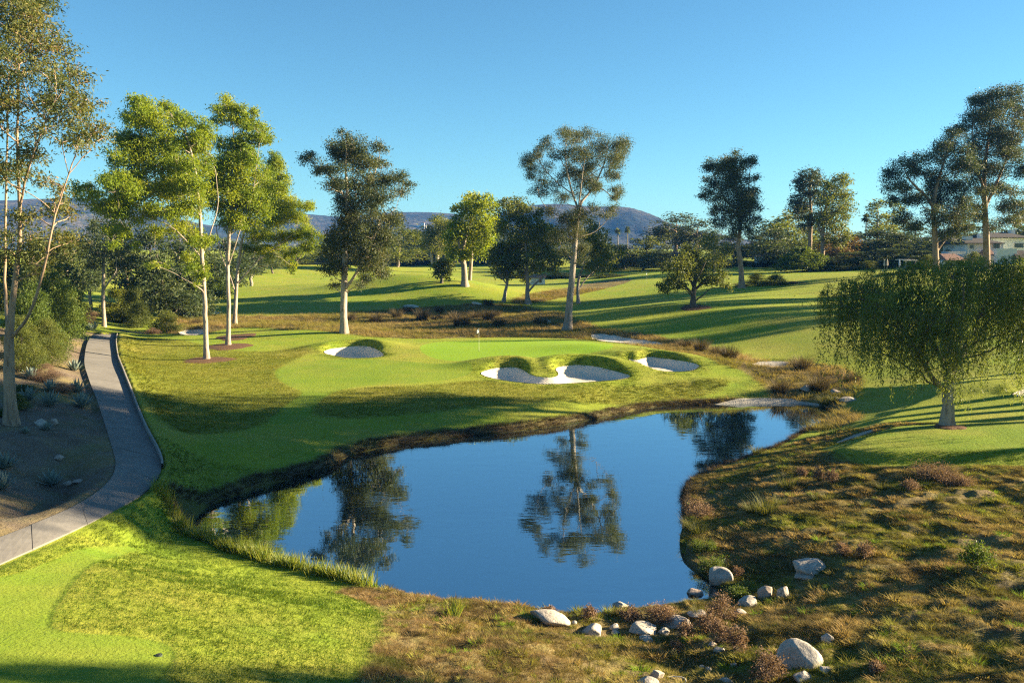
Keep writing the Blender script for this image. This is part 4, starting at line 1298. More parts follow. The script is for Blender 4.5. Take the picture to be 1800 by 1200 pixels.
# ------------------------------------------------------------------ weeping pepper tree on the right
def weeping_tree():
    r = np.random.default_rng(61)
    b = hit(1665, 748)
    root = empty('weeping_tree', b)
    tag(root, 'weeping tree with curtain foliage and grey trunk beside the right tee', 'tree')
    y0 = b[1]
    K = (2.25, 1000, 480)
    sk = Skeleton()
    limbs = scl([[(1497, 600, 0.34), (1498, 530, 0.30), (1500, 460, 0.28), (1505, 430, 0.25)],
                 [(1500, 440, 0.2), (1525, 370, 0.16, -0.5), (1570, 280, 0.12, -1), (1630, 160, 0.08, -1.6), (1680, 60, 0.04, -2)],
                 [(1500, 450, 0.2), (1488, 360, 0.16, 0.6), (1480, 250, 0.12, 1.4), (1460, 120, 0.08, 2), (1440, 30, 0.04, 2)],
                 [(1495, 470, 0.17), (1440, 425, 0.14, -0.6), (1400, 350, 0.11, -1.2), (1340, 240, 0.08, -1.8), (1250, 130, 0.05, -2), (1150, 100, 0.03, -2)],
                 [(1490, 380, 0.14), (1430, 250, 0.10, 1.5), (1330, 120, 0.07, 2.2), (1200, 70, 0.05, 2.4), (1090, 90, 0.03, 2)],
                 [(1525, 370, 0.13), (1600, 260, 0.09, 1.5), (1720, 120, 0.06, 2.2), (1800, 60, 0.03, 2.4)],
                 [(1505, 430, 0.14), (1540, 300, 0.10, -2), (1560, 150, 0.07, -3), (1560, 40, 0.03, -3.4)]], *K)
    br = Skeleton()
    for i, lb in enumerate(limbs):
        pts = np.array([at_depth(q[0], q[1], y0 + (q[3] if len(q) > 3 else 0)) for q in lb])
        if i == 0:
            pts[0] = b - np.array([0, 0, 0.25])
        p, rr = densify(pts - b, [q[2] for q in lb], 0.5, 0.02, r)
        if i == 0:
            rr = [q * (1 + 0.5 * math.exp(-max(0.0, pt[2]) / 0.4)) for q, pt in zip(rr, p)]
        (sk if i == 0 else br).limb(p, rr, 12 if i == 0 else 9)
        if i == 0:
            br.P, br.Rd = list(sk.P), list(sk.Rd)
    # domes from which the curtains hang: photograph x, y, radius, drop (px of the 2.25x view)
    domes = sc([(1085, 130, 40), (1130, 110, 52), (1195, 80, 66), (1105, 165, 40), (1170, 150, 56), (1240, 80, 70), (1260, 170, 70), (1320, 40, 70), (1330, 170, 80), (1400, 10, 70), (1410, 130, 80), (1480, 0, 70),
                (1500, 120, 80), (1560, 0, 70), (1590, 110, 80), (1640, -15, 70), (1660, 90, 80), (1720, -5, 80), (1740, 100, 80), (1790, 30, 80), (1830, 60, 80), (1860, 120, 80), (1340, 280, 60), (1300, 330, 50), (1440, 230, 70), (1560, 210, 70), (1700, 210, 70), (1800, 200, 80),
                (1390, 230, 60), (1230, 250, 50), (1620, 240, 50), (1880, 30, 70), (1900, 90, 70)], *K)
    D = np.array(domes)
    c = at_depth(D[:, 0], D[:, 1], np.full(len(D), y0)) - b
    Rd = D[:, 2] * y0 / F
    C, T, DIR = [], [], []
    cx = c[:, 0].mean()
    for i in range(len(D)):
        for dup in range(2):
            e = math.sqrt(max(0.15, 1 - min(0.9, (abs(c[i, 0] - cx) / 6.8) ** 2)))
            dy = (r.random() * 2 - 1) * 4.6 * e
            ctr = np.array([c[i, 0] * (1 + dy / y0), dy, c[i, 2]])
            br.reach(ctr, r, rise=0.3, thick=0.6)
            ns = int(30 * Rd[i] ** 1.5)
            for s in range(ns):
                a = r.random() * 2 * math.pi
                q = Rd[i] * math.sqrt(r.random())
                top = ctr + np.array([math.cos(a) * q, math.sin(a) * q, math.sqrt(max(0, Rd[i] ** 2 - q * q)) * 0.75])
                drop = (0.7 + 3.4 * r.random() ** 1.9) * (0.7 + 0.6 * (q / Rd[i]))
                n = int(36 * drop)
                t = np.sort(r.random(n))
                sway = r.standard_normal(2) * 0.10
                outw = np.array([math.cos(a), math.sin(a)]) * 0.18 * Rd[i]
                P = np.empty((n, 3))
                P[:, 0] = top[0] + outw[0] * np.minimum(1, t * 4) + sway[0] * t
                P[:, 1] = top[1] + outw[1] * np.minimum(1, t * 4) + sway[1] * t
                P[:, 2] = top[2] + 0.15 * np.sin(np.minimum(1, t * 4) * math.pi) - drop * t ** 1.2
                P += r.standard_normal((n, 3)) * 0.075
                C.append(P)
                T.append(np.full(n, 0.25 * r.random()) + 0.55 * r.random(n))
                if s % 4 == 0:
                    e1 = P[n // 2] if n > 2 else top
                    br.limb([ctr, top, e1], [0.015, 0.010, 0.004], 3, False)
    sk.build('trunk', M['bark_grey'], root)
    br.build('branches', M['bark_dark'], root)
    C = np.vstack(C)
    T = np.concatenate(T)
    top_l = [(c[i, 0] + r.normal() * 0.4, r.normal() * 2.0, c[i, 2] + 0.15 * Rd[i], Rd[i] * 0.8) for i in range(len(D)) for _ in range(2)]
    C2, T2 = lobe_leaves(top_l, 150, r, 0.40, 0.7)
    C = np.vstack([C, C2])
    T = np.concatenate([T, T2])
    keep = C[:, 2] > 1.7 + 0.9 * np.sin(C[:, 0] * 1.7) + 0.4 * np.sin(C[:, 0] * 4.1 + C[:, 1])
    v, f, tt = leaf_quads(C[keep], 0.15, 0.26, 1.3, T[keep], r)
    mesh_obj('crown', v, f, M['leaf_willow'], root, False, {'tint': tt})
    return len(f)


NLEAF += weeping_tree()
print('leaves', NLEAF)

# ------------------------------------------------------------------ belt trees: a few kinds, each copied as its own tree with trunk and crown
PROTO = {}


def make_proto(key, leaf, bark, seed, shape, n_lobes, dens, size, aspect=0.42, droop=0.3, trunk_h=0.3, r0=0.22, lob=(0.9, 1.6)):
    r = np.random.default_rng(seed)
    H = 10.0
    sk = Skeleton()
    lean = r.standard_normal(2) * 0.35
    tp = [np.array([0, 0, -0.4]), np.array([lean[0] * 0.2, lean[1] * 0.2, H * trunk_h]), np.array([lean[0], lean[1], H * 0.82])]
    p, rr = densify(tp, [r0, r0 * 0.8, 0.05], 0.5, 0.04, r)
    sk.limb(p, rr, 8)
    out = []
    for i in range(n_lobes):
        t = r.random()
        z = H * (trunk_h + (1 - trunk_h) * (0.06 + 0.90 * t))
        w = shape(t)
        a = r.random() * 2 * math.pi
        q = w * math.sqrt(r.random()) if i % 3 else w * (0.8 + 0.25 * r.random())
        out.append((math.cos(a) * q + lean[0] * t, math.sin(a) * q + lean[1] * t, z, r.uniform(*lob) * (0.75 + 0.5 * (1 - t))))
    top = max(o[2] + 0.8 * o[3] for o in out)
    for o in sorted(out, key=lambda o: o[2]):
        sk.reach(np.array(o[:3]) - np.array([0, 0, o[3] * 0.3]), r)
    C, T = lobe_leaves(out, dens, r, 0.34, 0.85)
    v, f, tt = leaf_quads(C, size, aspect, droop, T, r)
    w = np.percentile(np.abs(v[:, :2]), 97) * 2
    k = H / np.percentile(v[:, 2], 99.7)
    PROTO[key] = dict(tv=np.vstack(sk.v), tf=np.vstack(sk.f), cv=v, cf=f, tt=tt, leaf=leaf, bark=bark, h=H / k, w=w, me=None)


rnd = lambda t: 3.4 * math.sin(math.pi * (0.15 + 0.85 * t)) ** 0.6
tall = lambda t: 2.3 * math.sin(math.pi * (0.18 + 0.80 * t)) ** 0.7
pop = lambda t: 1.1 * (1 - t) ** 0.5 + 0.25
dome = lambda t: 4.2 * math.cos(t * math.pi / 2) ** 0.6
make_proto('oak_a', 'leaf_belt', 'bark_dark', 101, rnd, 34, 100, 0.42, trunk_h=0.16)
make_proto('oak_b', 'leaf_oak', 'bark_dark', 102, rnd, 30, 100, 0.42, trunk_h=0.18)
make_proto('gum_a', 'leaf_belt', 'bark_grey', 103, tall, 32, 120, 0.36, 0.36, 0.5, 0.24, lob=(0.8, 1.3))
make_proto('gum_b', 'leaf_dark', 'bark_tan', 104, tall, 26, 120, 0.36, 0.36, 0.5, 0.34, lob=(0.8, 1.3))
make_proto('gum_high', 'leaf_dark', 'bark_tan', 115, tall, 24, 130, 0.36, 0.36, 0.5, 0.52, lob=(0.8, 1.2))
make_proto('yellow_a', 'leaf_yellow', 'bark_grey', 105, rnd, 30, 100, 0.40, 0.4, 0.4, 0.2)
make_proto('poplar', 'leaf_yellow', 'bark_grey', 106, pop, 26, 130, 0.36, 0.4, -0.3, 0.08, lob=(0.6, 0.9))
make_proto('rust', 'leaf_rust', 'bark_tan', 107, rnd, 26, 100, 0.42, 0.4, 0.4, 0.12)
make_proto('bush_a', 'leaf_shrub', 'bark_dark', 108, dome, 40, 90, 0.50, 0.5, 0.0, 0.03, 0.1, (1.3, 2.2))
make_proto('bush_b', 'leaf_belt', 'bark_dark', 109, dome, 40, 90, 0.50, 0.5, 0.0, 0.03, 0.1, (1.3, 2.2))
make_proto('bush_c', 'leaf_yellow', 'bark_dark', 110, dome, 40, 90, 0.45, 0.5, 0.0, 0.03, 0.1, (1.2, 2.0))
make_proto('bush_d', 'leaf_oak', 'bark_dark', 111, dome, 40, 90, 0.45, 0.4, 0.1, 0.03, 0.1, (1.2, 2.0))
make_proto('bush_near', 'leaf_shrub', 'bark_dark', 112, dome, 60, 260, 0.26, 0.45, 0.0, 0.03, 0.1, (1.0, 1.7))
make_proto('bush_olive', 'leaf_oak', 'bark_dark', 113, dome, 60, 260, 0.26, 0.35, 0.0, 0.03, 0.1, (1.0, 1.7))
make_proto('bush_dry', 'leaf_dry', 'bark_dark', 114, dome, 60, 200, 0.28, 0.25, -0.2, 0.03, 0.1, (1.0, 1.7))


def plant_at(name, x, y, h, w, key, label, group=None, cat='tree', rz=None, z=None):
    P = PROTO[key]
    r = np.random.default_rng(int(abs(x) * 131 + abs(y) * 17 + h * 7))
    zb = float(zg(x, y)) if z is None else z
    o = empty(name, (x, y, zb - 0.05), r.random() * 6.28 if rz is None else rz)
    kz = h / P['h']
    kx = w / P['w']
    o.scale = (kx, kx, kz)
    if P['me'] is None:
        t = mesh_obj('trunk', P['tv'], P['tf'], M[P['bark']], o, True)
        c = mesh_obj('crown', P['cv'], P['cf'], M[P['leaf']], o, False, {'tint': P['tt']})
        P['me'] = (t, c)
    else:
        for src in P['me']:
            c = src.copy()
            c.parent = o
            col.objects.link(c)
    return tag(o, label, cat, group)


def plant(name, u, y, vtop, wpx, key, label, group=None, cat='tree'):
    p = at_depth(u, vtop, y)
    zb = float(zg(p[0], y))
    return plant_at(name, p[0], y, max(0.4, p[2] - zb), wpx * y / F, key, label, group, cat)


G1 = 'trees of the wood behind the cart path'
for a in [
    (60, 100, 425, 130, 'oak_a', 'dark oak behind the big gum at the left edge'),
    (118, 108, 402, 110, 'gum_a', 'dark gum under the blue hill left of the pale-trunked gum'),
    (150, 122, 388, 80, 'gum_a', 'narrow dark gum right of the blue hill'),
    (218, 132, 385, 100, 'gum_b', 'grey-green gum filling the gap right of the pale-trunked gum'),
    (255, 126, 400, 90, 'oak_a', 'dark oak behind the yellow bush at the path end'),
    (305, 142, 395, 110, 'gum_a', 'dark gum straight behind the broad lemon gum crown'),
    (345, 152, 410, 90, 'oak_a', 'dark oak between the first two lemon gum trunks'),
    (292, 118, 462, 100, 'oak_a', 'low spreading dark oak at the wood edge left of the lemon gum trunks'),
    (330, 125, 470, 80, 'bush_b', 'low dark thicket right of the spreading oak'),
    (392, 168, 420, 90, 'oak_a', 'dark oak right behind the lemon gum trunks'),
    (438, 185, 425, 80, 'gum_a', 'dark gum under the low hanging lemon gum crown'),
    (478, 215, 430, 70, 'oak_b', 'olive oak at the fairway edge right of the lemon gums'),
    (522, 235, 432, 70, 'yellow_a', 'pale green tree at the left fairway edge by the two slim trunks'),
    (556, 262, 437, 60, 'oak_b', 'small oak just left of the tall dark gum'),
    (20, 85, 450, 110, 'oak_b', 'olive oak behind the left edge shrubs'),
    (90, 82, 455, 90, 'oak_b', 'leafy oak over the green shrubs by the path')]:
    plant('belt_tree', *a[:5], a[5], G1)
G2 = 'trees of the far middle belt'
for a in [
    (622, 255, 432, 70, 'oak_a', 'dark oak seen through the lower crown of the tall dark gum'),
    (656, 262, 425, 80, 'oak_a', 'dark oak right of the tall dark gum'),
    (698, 258, 398, 110, 'yellow_a', 'broad olive-gold tree between the tall dark gum and the bright gum'),
    (736, 300, 420, 80, 'oak_a', 'dark blue-green tree under the hillside house'),
    (765, 310, 428, 70, 'gum_a', 'dark narrow tree behind the green two-trunk gum'),
    (848, 300, 415, 70, 'gum_b', 'dull brown-green tree right of the bright gum'),
    (878, 285, 405, 80, 'oak_a', 'dark tree filling the gap between bright gum and broad oak'),
    (1062, 232, 428, 80, 'oak_a', 'dark oak right of the yellow-green gum behind the green'),
    (1098, 242, 430, 90, 'oak_a', 'dark oak under the bare mountain slope'),
    (1132, 232, 415, 90, 'oak_b', 'sunlit oak under the mountain foot'),
    (1165, 222, 440, 70, 'oak_a', 'low dark tree behind the left side of the solitary oak'),
    (1188, 250, 374, 95, 'gum_b', 'tall feathery gum against the mountain foot, left of two'),
    (1224, 240, 384, 85, 'gum_b', 'tall feathery gum against the mountain foot, right of two'),
    (1258, 196, 408, 55, 'yellow_a', 'slim gum with short pale trunk left of the tall sinuous gum'),
    (1335, 245, 410, 80, 'oak_a', 'dark tree right behind the tall sinuous gum'),
    (1360, 255, 396, 70, 'oak_a', 'dark tree left behind the golden domed tree'),
    (1388, 228, 370, 105, 'yellow_a', 'golden domed tree left of the pair of tall gums'),
    (1372, 214, 402, 90, 'oak_a', 'dark green tree over the small pink-roofed house'),
    (592, 300, 418, 80, 'oak_a', 'dark tree on the far skyline left of the tall dark gum trunk'),
    (640, 312, 410, 90, 'gum_a', 'dark gum on the far skyline right behind the tall dark gum'),
    (722, 322, 404, 90, 'oak_a', 'dark tree on the far skyline below the ridge house'),
    (800, 322, 408, 90, 'oak_a', 'dark tree on the far skyline behind the bright gum'),
    (836, 312, 398, 80, 'gum_a', 'dark gum on the far skyline right of the bright gum crown'),
    (912, 300, 395, 90, 'gum_a', 'dark gum on the far skyline behind the broad oak'),
    (965, 292, 402, 90, 'oak_a', 'dark tree on the far skyline left of the massive gum'),
    (1032, 262, 408, 80, 'oak_a', 'dark tree on the far skyline right of the massive gum'),
    (1292, 262, 412, 80, 'oak_a', 'dark tree on the far skyline behind the sinuous gum trunk'),
    (1424, 252, 398, 90, 'oak_a', 'dark tree on the far skyline behind the pair of tall gums')]:
    plant('belt_tree', *a[:5], a[5], G2)
G3 = 'trees of the right hand belt'
for a in [
    (1470, 205, 400, 70, 'rust', 'rusty brown tree right of the pair of tall gums'),
    (1502, 222, 408, 95, 'oak_a', 'dark oak right of the rusty tree'),
    (1542, 218, 402, 105, 'oak_a', 'dark oak under the far palm'),
    (1590, 208, 408, 105, 'oak_a', 'dark oak left of the forked gum by the villa'),
    (1546, 262, 350, 52, 'poplar', 'left of two pointed pale conifers on the right skyline'),
    (1573, 268, 352, 48, 'poplar', 'right of two pointed pale conifers on the right skyline'),
    (1612, 232, 390, 85, 'oak_a', 'dark tree left behind the forked gum crown'),
    (1512, 188, 442, 95, 'oak_a', 'low dark laurel mass right of the round bush'),
    (1562, 184, 436, 105, 'oak_a', 'low dark laurel mass behind the closed parasols'),
    (1612, 180, 440, 85, 'oak_a', 'low dark laurel mass left of the pergola'),
    (1680, 215, 392, 80, 'oak_a', 'dark tree over the villa roof left of the tallest gum'),
    (1796, 205, 370, 80, 'oak_a', 'dark tree rising behind the villa at the right edge'),
    (1740, 225, 395, 80, 'oak_a', 'dark tree behind the villa chimneys'),
    (1633, 168, 447, 38, 'bush_d', 'clipped evergreen left of the forked gum trunk'),
    (1712, 166, 442, 34, 'bush_d', 'round evergreen in front of the villa door'),
    (1668, 190, 425, 60, 'yellow_a', 'light green tree at the left end of the villa')]:
    plant('belt_tree', *a[:5], a[5], G3)

# understorey along the far edge of the fairways
k = 0
for u0, u1, y, vt, n in [(560, 900, 305, 452, 13), (1040, 1260, 250, 462, 9), (1260, 1480, 232, 455, 9), (420, 560, 240, 462, 6), (1480, 1660, 190, 462, 7)]:
    for u in np.linspace(u0, u1, n):
        k += 1
        plant('understorey_shrub', u + rng.normal() * 5, y + rng.normal() * 8, vt + rng.normal() * 4, 42 + 14 * rng.random(), 'bush_b' if k % 4 else 'bush_d',
              'dark shrub in the understorey along the foot of the far trees', 'understorey shrubs at the foot of the far trees', 'shrub')

# garden and verge shrubs
for a in [
    ('shrub', 55, 64, 500, 85, 'bush_near', 'tall light green shrub right of the left edge gum trunk'),
    ('shrub', 98, 76, 478, 84, 'bush_near', 'large bright green shrub by the upper bend of the cart path'),
    ('shrub', 82, 62, 560, 66, 'bush_olive', 'grey-olive shrub hanging over the bank above the agaves'),
    ('shrub', 35, 56, 555, 70, 'bush_olive', 'olive shrub behind the left edge trunk'),
    ('shrub', 122, 90, 498, 62, 'bush_near', 'green shrub behind the agaves at the path end'),
    ('shrub', 153, 102, 540, 40, 'bush_dry', 'brown dry shrub left of the pale-trunked gum'),
    ('shrub', 206, 112, 508, 62, 'bush_c', 'yellow-green domed bush right of the pale-trunked gum'),
    ('shrub', 233, 108, 503, 50, 'bush_d', 'dark green bush right of the yellow domed bush'),
    ('shrub', 212, 108, 543, 50, 'bush_d', 'dark olive bush at the path end, left of three'),
    ('shrub', 246, 105, 530, 44, 'bush_d', 'dark small tree-like bush at the path end, middle of three'),
    ('shrub', 291, 101, 545, 54, 'bush_d', 'round olive bush at the path end, right of three'),
    ('shrub', 273, 132, 510, 42, 'bush_a', 'round bright bush at the wood edge'),
    ('shrub', 375, 152, 478, 55, 'bush_a', 'green bush between the lemon gum trunks and the fairway'),
    ('shrub', 268, 98, 575, 26, 'bush_dry', 'tuft of dry brown brush at the path end'),
    ('shrub', 108, 52.5, 672, 46, 'bush_dry', 'pinkish dry shrub between the agaves'),
    ('shrub', 78, 55, 638, 50, 'bush_dry', 'brown twiggy shrub left of the pinkish shrub'),
    ('shrub', 42, 51, 676, 40, 'bush_olive', 'small olive shrub under the first agave'),
    ('shrub', 28, 46, 690, 40, 'bush_olive', 'dark shrub hugging the left edge trunk'),
    ('shrub', 4, 44, 720, 40, 'bush_near', 'green shrub at the left edge by the trunk foot'),
    ('shrub', 1412, 186, 434, 76, 'bush_a', 'wide round light green bush under the pair of tall gums'),
    ('shrub', 1332, 152, 480, 46, 'bush_d', 'dark round shrub right of the tall sinuous gum trunk'),
    ('shrub', 1364, 150, 482, 46, 'bush_d', 'olive round shrub, right of the two beside the sinuous gum'),
    ('shrub', 1450, 188, 456, 40, 'bush_b', 'dark blue-green ball shrub right of the wide round bush'),
    ('shrub', 1530, 178, 458, 46, 'bush_d', 'olive shrub left of the closed parasols'),
    ('shrub', 1490, 182, 462, 36, 'bush_d', 'brownish low shrub between ball shrub and parasols'),
    ('shrub', 985, 218, 478, 55, 'bush_b', 'dark rounded shrub right of the white shed'),
    ('shrub', 1032, 214, 482, 50, 'bush_b', 'dark shrub clump behind the massive gum trunk'),
    ('shrub', 1070, 205, 480, 60, 'bush_d', 'olive shrub clump right of the massive gum'),
    ('shrub', 905, 222, 482, 44, 'bush_b', 'dark shrub left of the white shed'),
    ('shrub', 1300, 152, 496, 26, 'bush_dry', 'dry brush at the foot of the sinuous gum'),
    ('shrub', 1395, 150, 496, 50, 'bush_dry', 'strip of dry brush right of the round shrubs'),
    ('shrub', 1570, 150, 494, 48, 'bush_c', 'low sunlit flower hedge beyond the weeping tree')]:
    plant(*a[:6], a[6], None, 'shrub')

# trees that stand right of the picture and throw the long shadows
GS = 'tall gums beyond the right edge of the picture'
for (x, y, h, w) in [(58, 53, 29, 10), (60, 55, 30, 10), (57, 60, 28, 10), (61, 65, 26, 10), (56, 68, 23, 9), (66, 53, 31, 10), (58, 46, 30, 8), (65, 59, 31, 10), (55, 56, 27, 9), (68, 66, 30, 10), (70, 56, 32, 10),
                     (86, 112, 22, 4), (96, 118, 25, 4.5), (104, 126, 26, 4.5), (92, 124, 22, 4), (112, 136, 27, 5), (100, 142, 26, 4.5)]:
    plant_at('gum_tree', x, y, h, w, 'gum_high', 'tall gum beyond the right edge of the picture', GS)
for (x, y, h, w) in [(82, 103, 20, 4.5), (94, 131, 24, 5), (108, 119, 26, 5), (118, 131, 27, 5.5), (88, 109, 22, 4.5)]:
    plant_at('gum_tree', x, y, h, w, 'gum_b', 'tall gum beyond the right edge of the picture', GS)
plant_at('gum_tree', 29, 23, 13, 3.0, 'gum_high', 'slim young gum on the slope beyond the lower right edge of the picture')


# palms on the skyline
def palm(u, vtop, y, label):
    p = at_depth(u, vtop, y)
    zb = float(zg(p[0], y))
    o = empty('palm_tree', (p[0], y, zb))
    tag(o, label, 'palm', 'fan palms on the skyline')
    h = p[2] - zb - 1.2
    r = np.random.default_rng(int(u))
    MB().tube([(0, 0, -0.3), (0.1, 0, h * 0.5), (0.0, 0, h)], [0.28, 0.2, 0.17], 8).build('trunk', M['bark_grey'], o, True)
    V, Fc, T = [], [], []
    for i in range(42):
        a = r.random() * 6.28
        el = -0.9 + 2.2 * r.random()
        d = np.array([math.cos(a) * math.cos(el), math.sin(a) * math.cos(el), math.sin(el)])
        s = np.cross(d, [0, 0, 1.0])
        s /= np.linalg.norm(s) + 1e-9
        L = 1.5 + 0.5 * r.random()
        c0 = np.array([0, 0, h])
        t0 = c0 + d * L * 0.5
        b = len(V)
        V += [c0, t0 + s * 0.45, c0 + d * L - np.array([0, 0, 0.3]), t0 - s * 0.45]
        Fc.append((b, b + 1, b + 2, b + 3))
        T += [r.random()] * 4
    mesh_obj('crown', np.array(V), np.array(Fc), M['leaf_belt'], o, False, {'tint': T})


palm(1523, 376, 260, 'small fan palm on the right skyline left of the pointed conifers')
palm(1103, 398, 330, 'tiny fan palm against the mountain foot, right of two')
palm(1086, 401, 335, 'tiny fan palm against the mountain foot, left of two')

# ------------------------------------------------------------------ stones


def stone_material():
    t = NT('granite')
    P = t.n('TexCoord').outputs['Object']
    oi = t.n('ObjectInfo').outputs['Random']
    c = t.mix(t.ramp(t.noise(2.2, 5.0, 0.65, P), [(0.35, (0, 0, 0)), (0.65, (1, 1, 1))]), (0.31, 0.27, 0.23), (0.46, 0.41, 0.355))
    c = t.mix(t.ramp(t.noise(14.0, 4.0, 0.7, P), [(0.54, (0, 0, 0)), (0.68, (1, 1, 1))]), c, (0.14, 0.125, 0.11))
    c = t.mix(t.ramp(oi, [(0.8, (0, 0, 0)), (0.95, (0.6, 0.6, 0.6))]), c, (0.30, 0.20, 0.15))
    return t.done(t.principled(c, 0.85, 0.25, t.bump(t.noise(9.0, 5.0, 0.65, P), 0.035)))


M['stone'] = stone_material()


def ico(sub=3):
    import bmesh
    bm = bmesh.new()
    bmesh.ops.create_icosphere(bm, subdivisions=sub, radius=1.0)
    v = np.array([p.co[:] for p in bm.verts])
    f = np.array([[q.index for q in g.verts] for g in bm.faces])
    bm.free()
    return v, f


ICO = ico(4)


def stone(u, v, w, h, label, seed, group=None, tilt=0.0, z=None, name='boulder'):
    """v: foot of the stone in the photograph; w, h: its size in pixels there"""
    r = np.random.default_rng(seed)
    b = hit(u, v) if z is None else on_plane(u, v, z)
    px = b[1] / F * 1.03
    rx, rz = w * px / 2, max(h * px * 0.72, 0.04)
    ry = rx * (0.65 + 0.3 * r.random())
    V = ICO[0].copy()
    # chop with random planes for worn faces, then soften
    for _ in range(14):
        n = unit(1, r)[0]
        d = 0.55 + 0.3 * r.random()
        s = V @ n
        V = V - np.where(s > d, (s - d) * 0.97, 0)[:, None] * n
    q = V * 1.7 + r.random(3) * 30
    V = V * (1 + 0.07 * fbm(q[:, 0] + q[:, 2] * 0.5, q[:, 1] - q[:, 2] * 0.7, 3))[:, None]
    V = V * np.array([rx, ry, rz * 0.82])
    ca, sa = math.cos(tilt), math.sin(tilt)
    V = np.stack([V[:, 0] * ca - V[:, 2] * sa, V[:, 1], V[:, 0] * sa + V[:, 2] * ca], 1)
    cy = b[1] + ry * 0.55
    zc = (float(zg(b[0], cy)) if z is None else z) + rz * 0.26
    o = mesh_obj(name, V, ICO[1], M['stone'], None, True, None, (b[0], cy, zc))
    return tag(o, label, 'boulder', group)


GR = 'boulders round the pond outlet'
for i, a in enumerate([
    (1266, 1028, 54, 36, 'big pale boulder at the water edge under the right bank', 0, None),
    (1426, 1008, 76, 30, 'long pale boulder up on the right slope', 0, None),
    (1419, 1018, 42, 9, 'flat slab stone just below the long pale boulder', 0, None),
    (1349, 1051, 32, 29, 'reddish upright boulder, left of the close pair', 0, None),
    (1378, 1051, 30, 27, 'white upright boulder, right of the close pair', 0, None),
    (1318, 1066, 46, 24, 'flat cracked boulder left below the reddish one', 0, None),
    (1303, 1080, 30, 12, 'small flat stone below the cracked boulder', 0, None),
    (970, 1098, 82, 30, 'long slanting boulder at the left end of the outlet', -0.28, None),
    (1043, 1117, 46, 20, 'tan flat boulder right of the slanting one', 0, None),
    (1081, 1106, 21, 15, 'small rounded stone in the weeds, upper of two', 0, None),
    (1082, 1115, 18, 9, 'small rounded stone in the weeds, lower of two', 0, None),
    (1131, 1113, 66, 23, 'long loaf-shaped boulder in the middle of the outlet', 0, None),
    (1191, 1105, 54, 26, 'slab boulder right of the loaf-shaped one', 0, None),
    (1168, 1116, 27, 13, 'rounded grey stone below the slab boulder', 0, None),
    (1230, 1084, 40, 10, 'flat stone behind the pink dry weed', 0, None),
    (1411, 1172, 86, 54, 'largest white boulder at the bottom right', 0, None),
    (1458, 1130, 25, 19, 'grey stone right above the largest boulder', 0, None),
    (1412, 1197, 36, 18, 'grey stone below the largest boulder', 0, None),
    (1455, 1180, 26, 10, 'low flat stone right of the largest boulder', 0, None),
    (1265, 1147, 26, 11, 'low stone in the green hollow', 0, None),
    (1253, 1136, 16, 9, 'pebble-like stone above the low stone in the hollow', 0, None),
    (1235, 1174, 14, 10, 'dark round stone in the hollow, left of a pair', 0, None),
    (1247, 1178, 13, 9, 'dark round stone in the hollow, right of a pair', 0, None),
    (1290, 1171, 13, 9, 'lone light pebble stone in the hollow', 0, None),
    (1140, 1204, 46, 14, 'white slab at the bottom edge', 0, None),
    (1156, 1191, 27, 17, 'dark angular stone above the bottom slab', 0, None),
    (1276, 1202, 30, 12, 'pale stone at the bottom edge of the hollow', 0, None),
    (1009, 1096, 12, 7, 'tiny stone in the weeds by the slanting boulder', 0, None),
    (1135, 1128, 30, 12, 'dark flat stone under the loaf-shaped boulder', 0, None),
    (1294, 1104, 10, 9, 'tiny white stone right of the pink dry weed', 0, None)]):
    stone(a[0], a[1], a[2], a[3], a[4], 300 + i, GR, a[5], a[6])
stone(1222, 1047, 36, 11, 'dark stone breaking the water by the right bank', 340, 'stones in the pond', 0, 0.0)
stone(1091, 1069, 29, 13, 'pale stone breaking the water off the outlet', 341, 'stones in the pond', 0, 0.0)
stone(966, 1072, 16, 5, 'sliver of stone just awash off the slanting boulder', 342, 'stones in the pond', 0, 0.0)
for i, a in enumerate([(1418, 688, 24, 13, 'pale boulder between the tussocks on the far shore'), (1470, 692, 22, 9, 'flat rock on the far shore right of the tussocks'), (1492, 705, 38, 10, 'flat rock shelf at the pond head'), (1470, 703, 20, 6, 'small rock beside the shelf at the pond head')]):
    stone(*a, 350 + i, 'rocks at the pond head')
for i, a in enumerate([(66, 748, 23, 15, 'blue-grey stone beside the left edge gum, left of a pair'), (93, 746, 16, 15, 'tan stone beside the left edge gum, right of a pair'), (101, 808, 23, 11, 'lone white stone in the shaded bed'),
                       (93, 843, 13, 8, 'hindmost of three stones by the shaded agave'), (117, 853, 21, 10, 'front left of three stones by the shaded agave'), (134, 850, 19, 10, 'right of three stones by the shaded agave'), (29, 642, 13, 11, 'pale stone behind the left edge trunk')]):
    stone(*a, 360 + i, 'stones in the garden bed')

# ------------------------------------------------------------------ agaves


def agave_material():
    t = NT('agave_leaf')
    P = t.pos()
    c = t.mix(t.noise(5.0, 3.0, 0.6, P), (0.11, 0.155, 0.135), (0.21, 0.26, 0.225))
    return t.done(t.principled(c, 0.55, 0.35))


M['agave'] = agave_material()


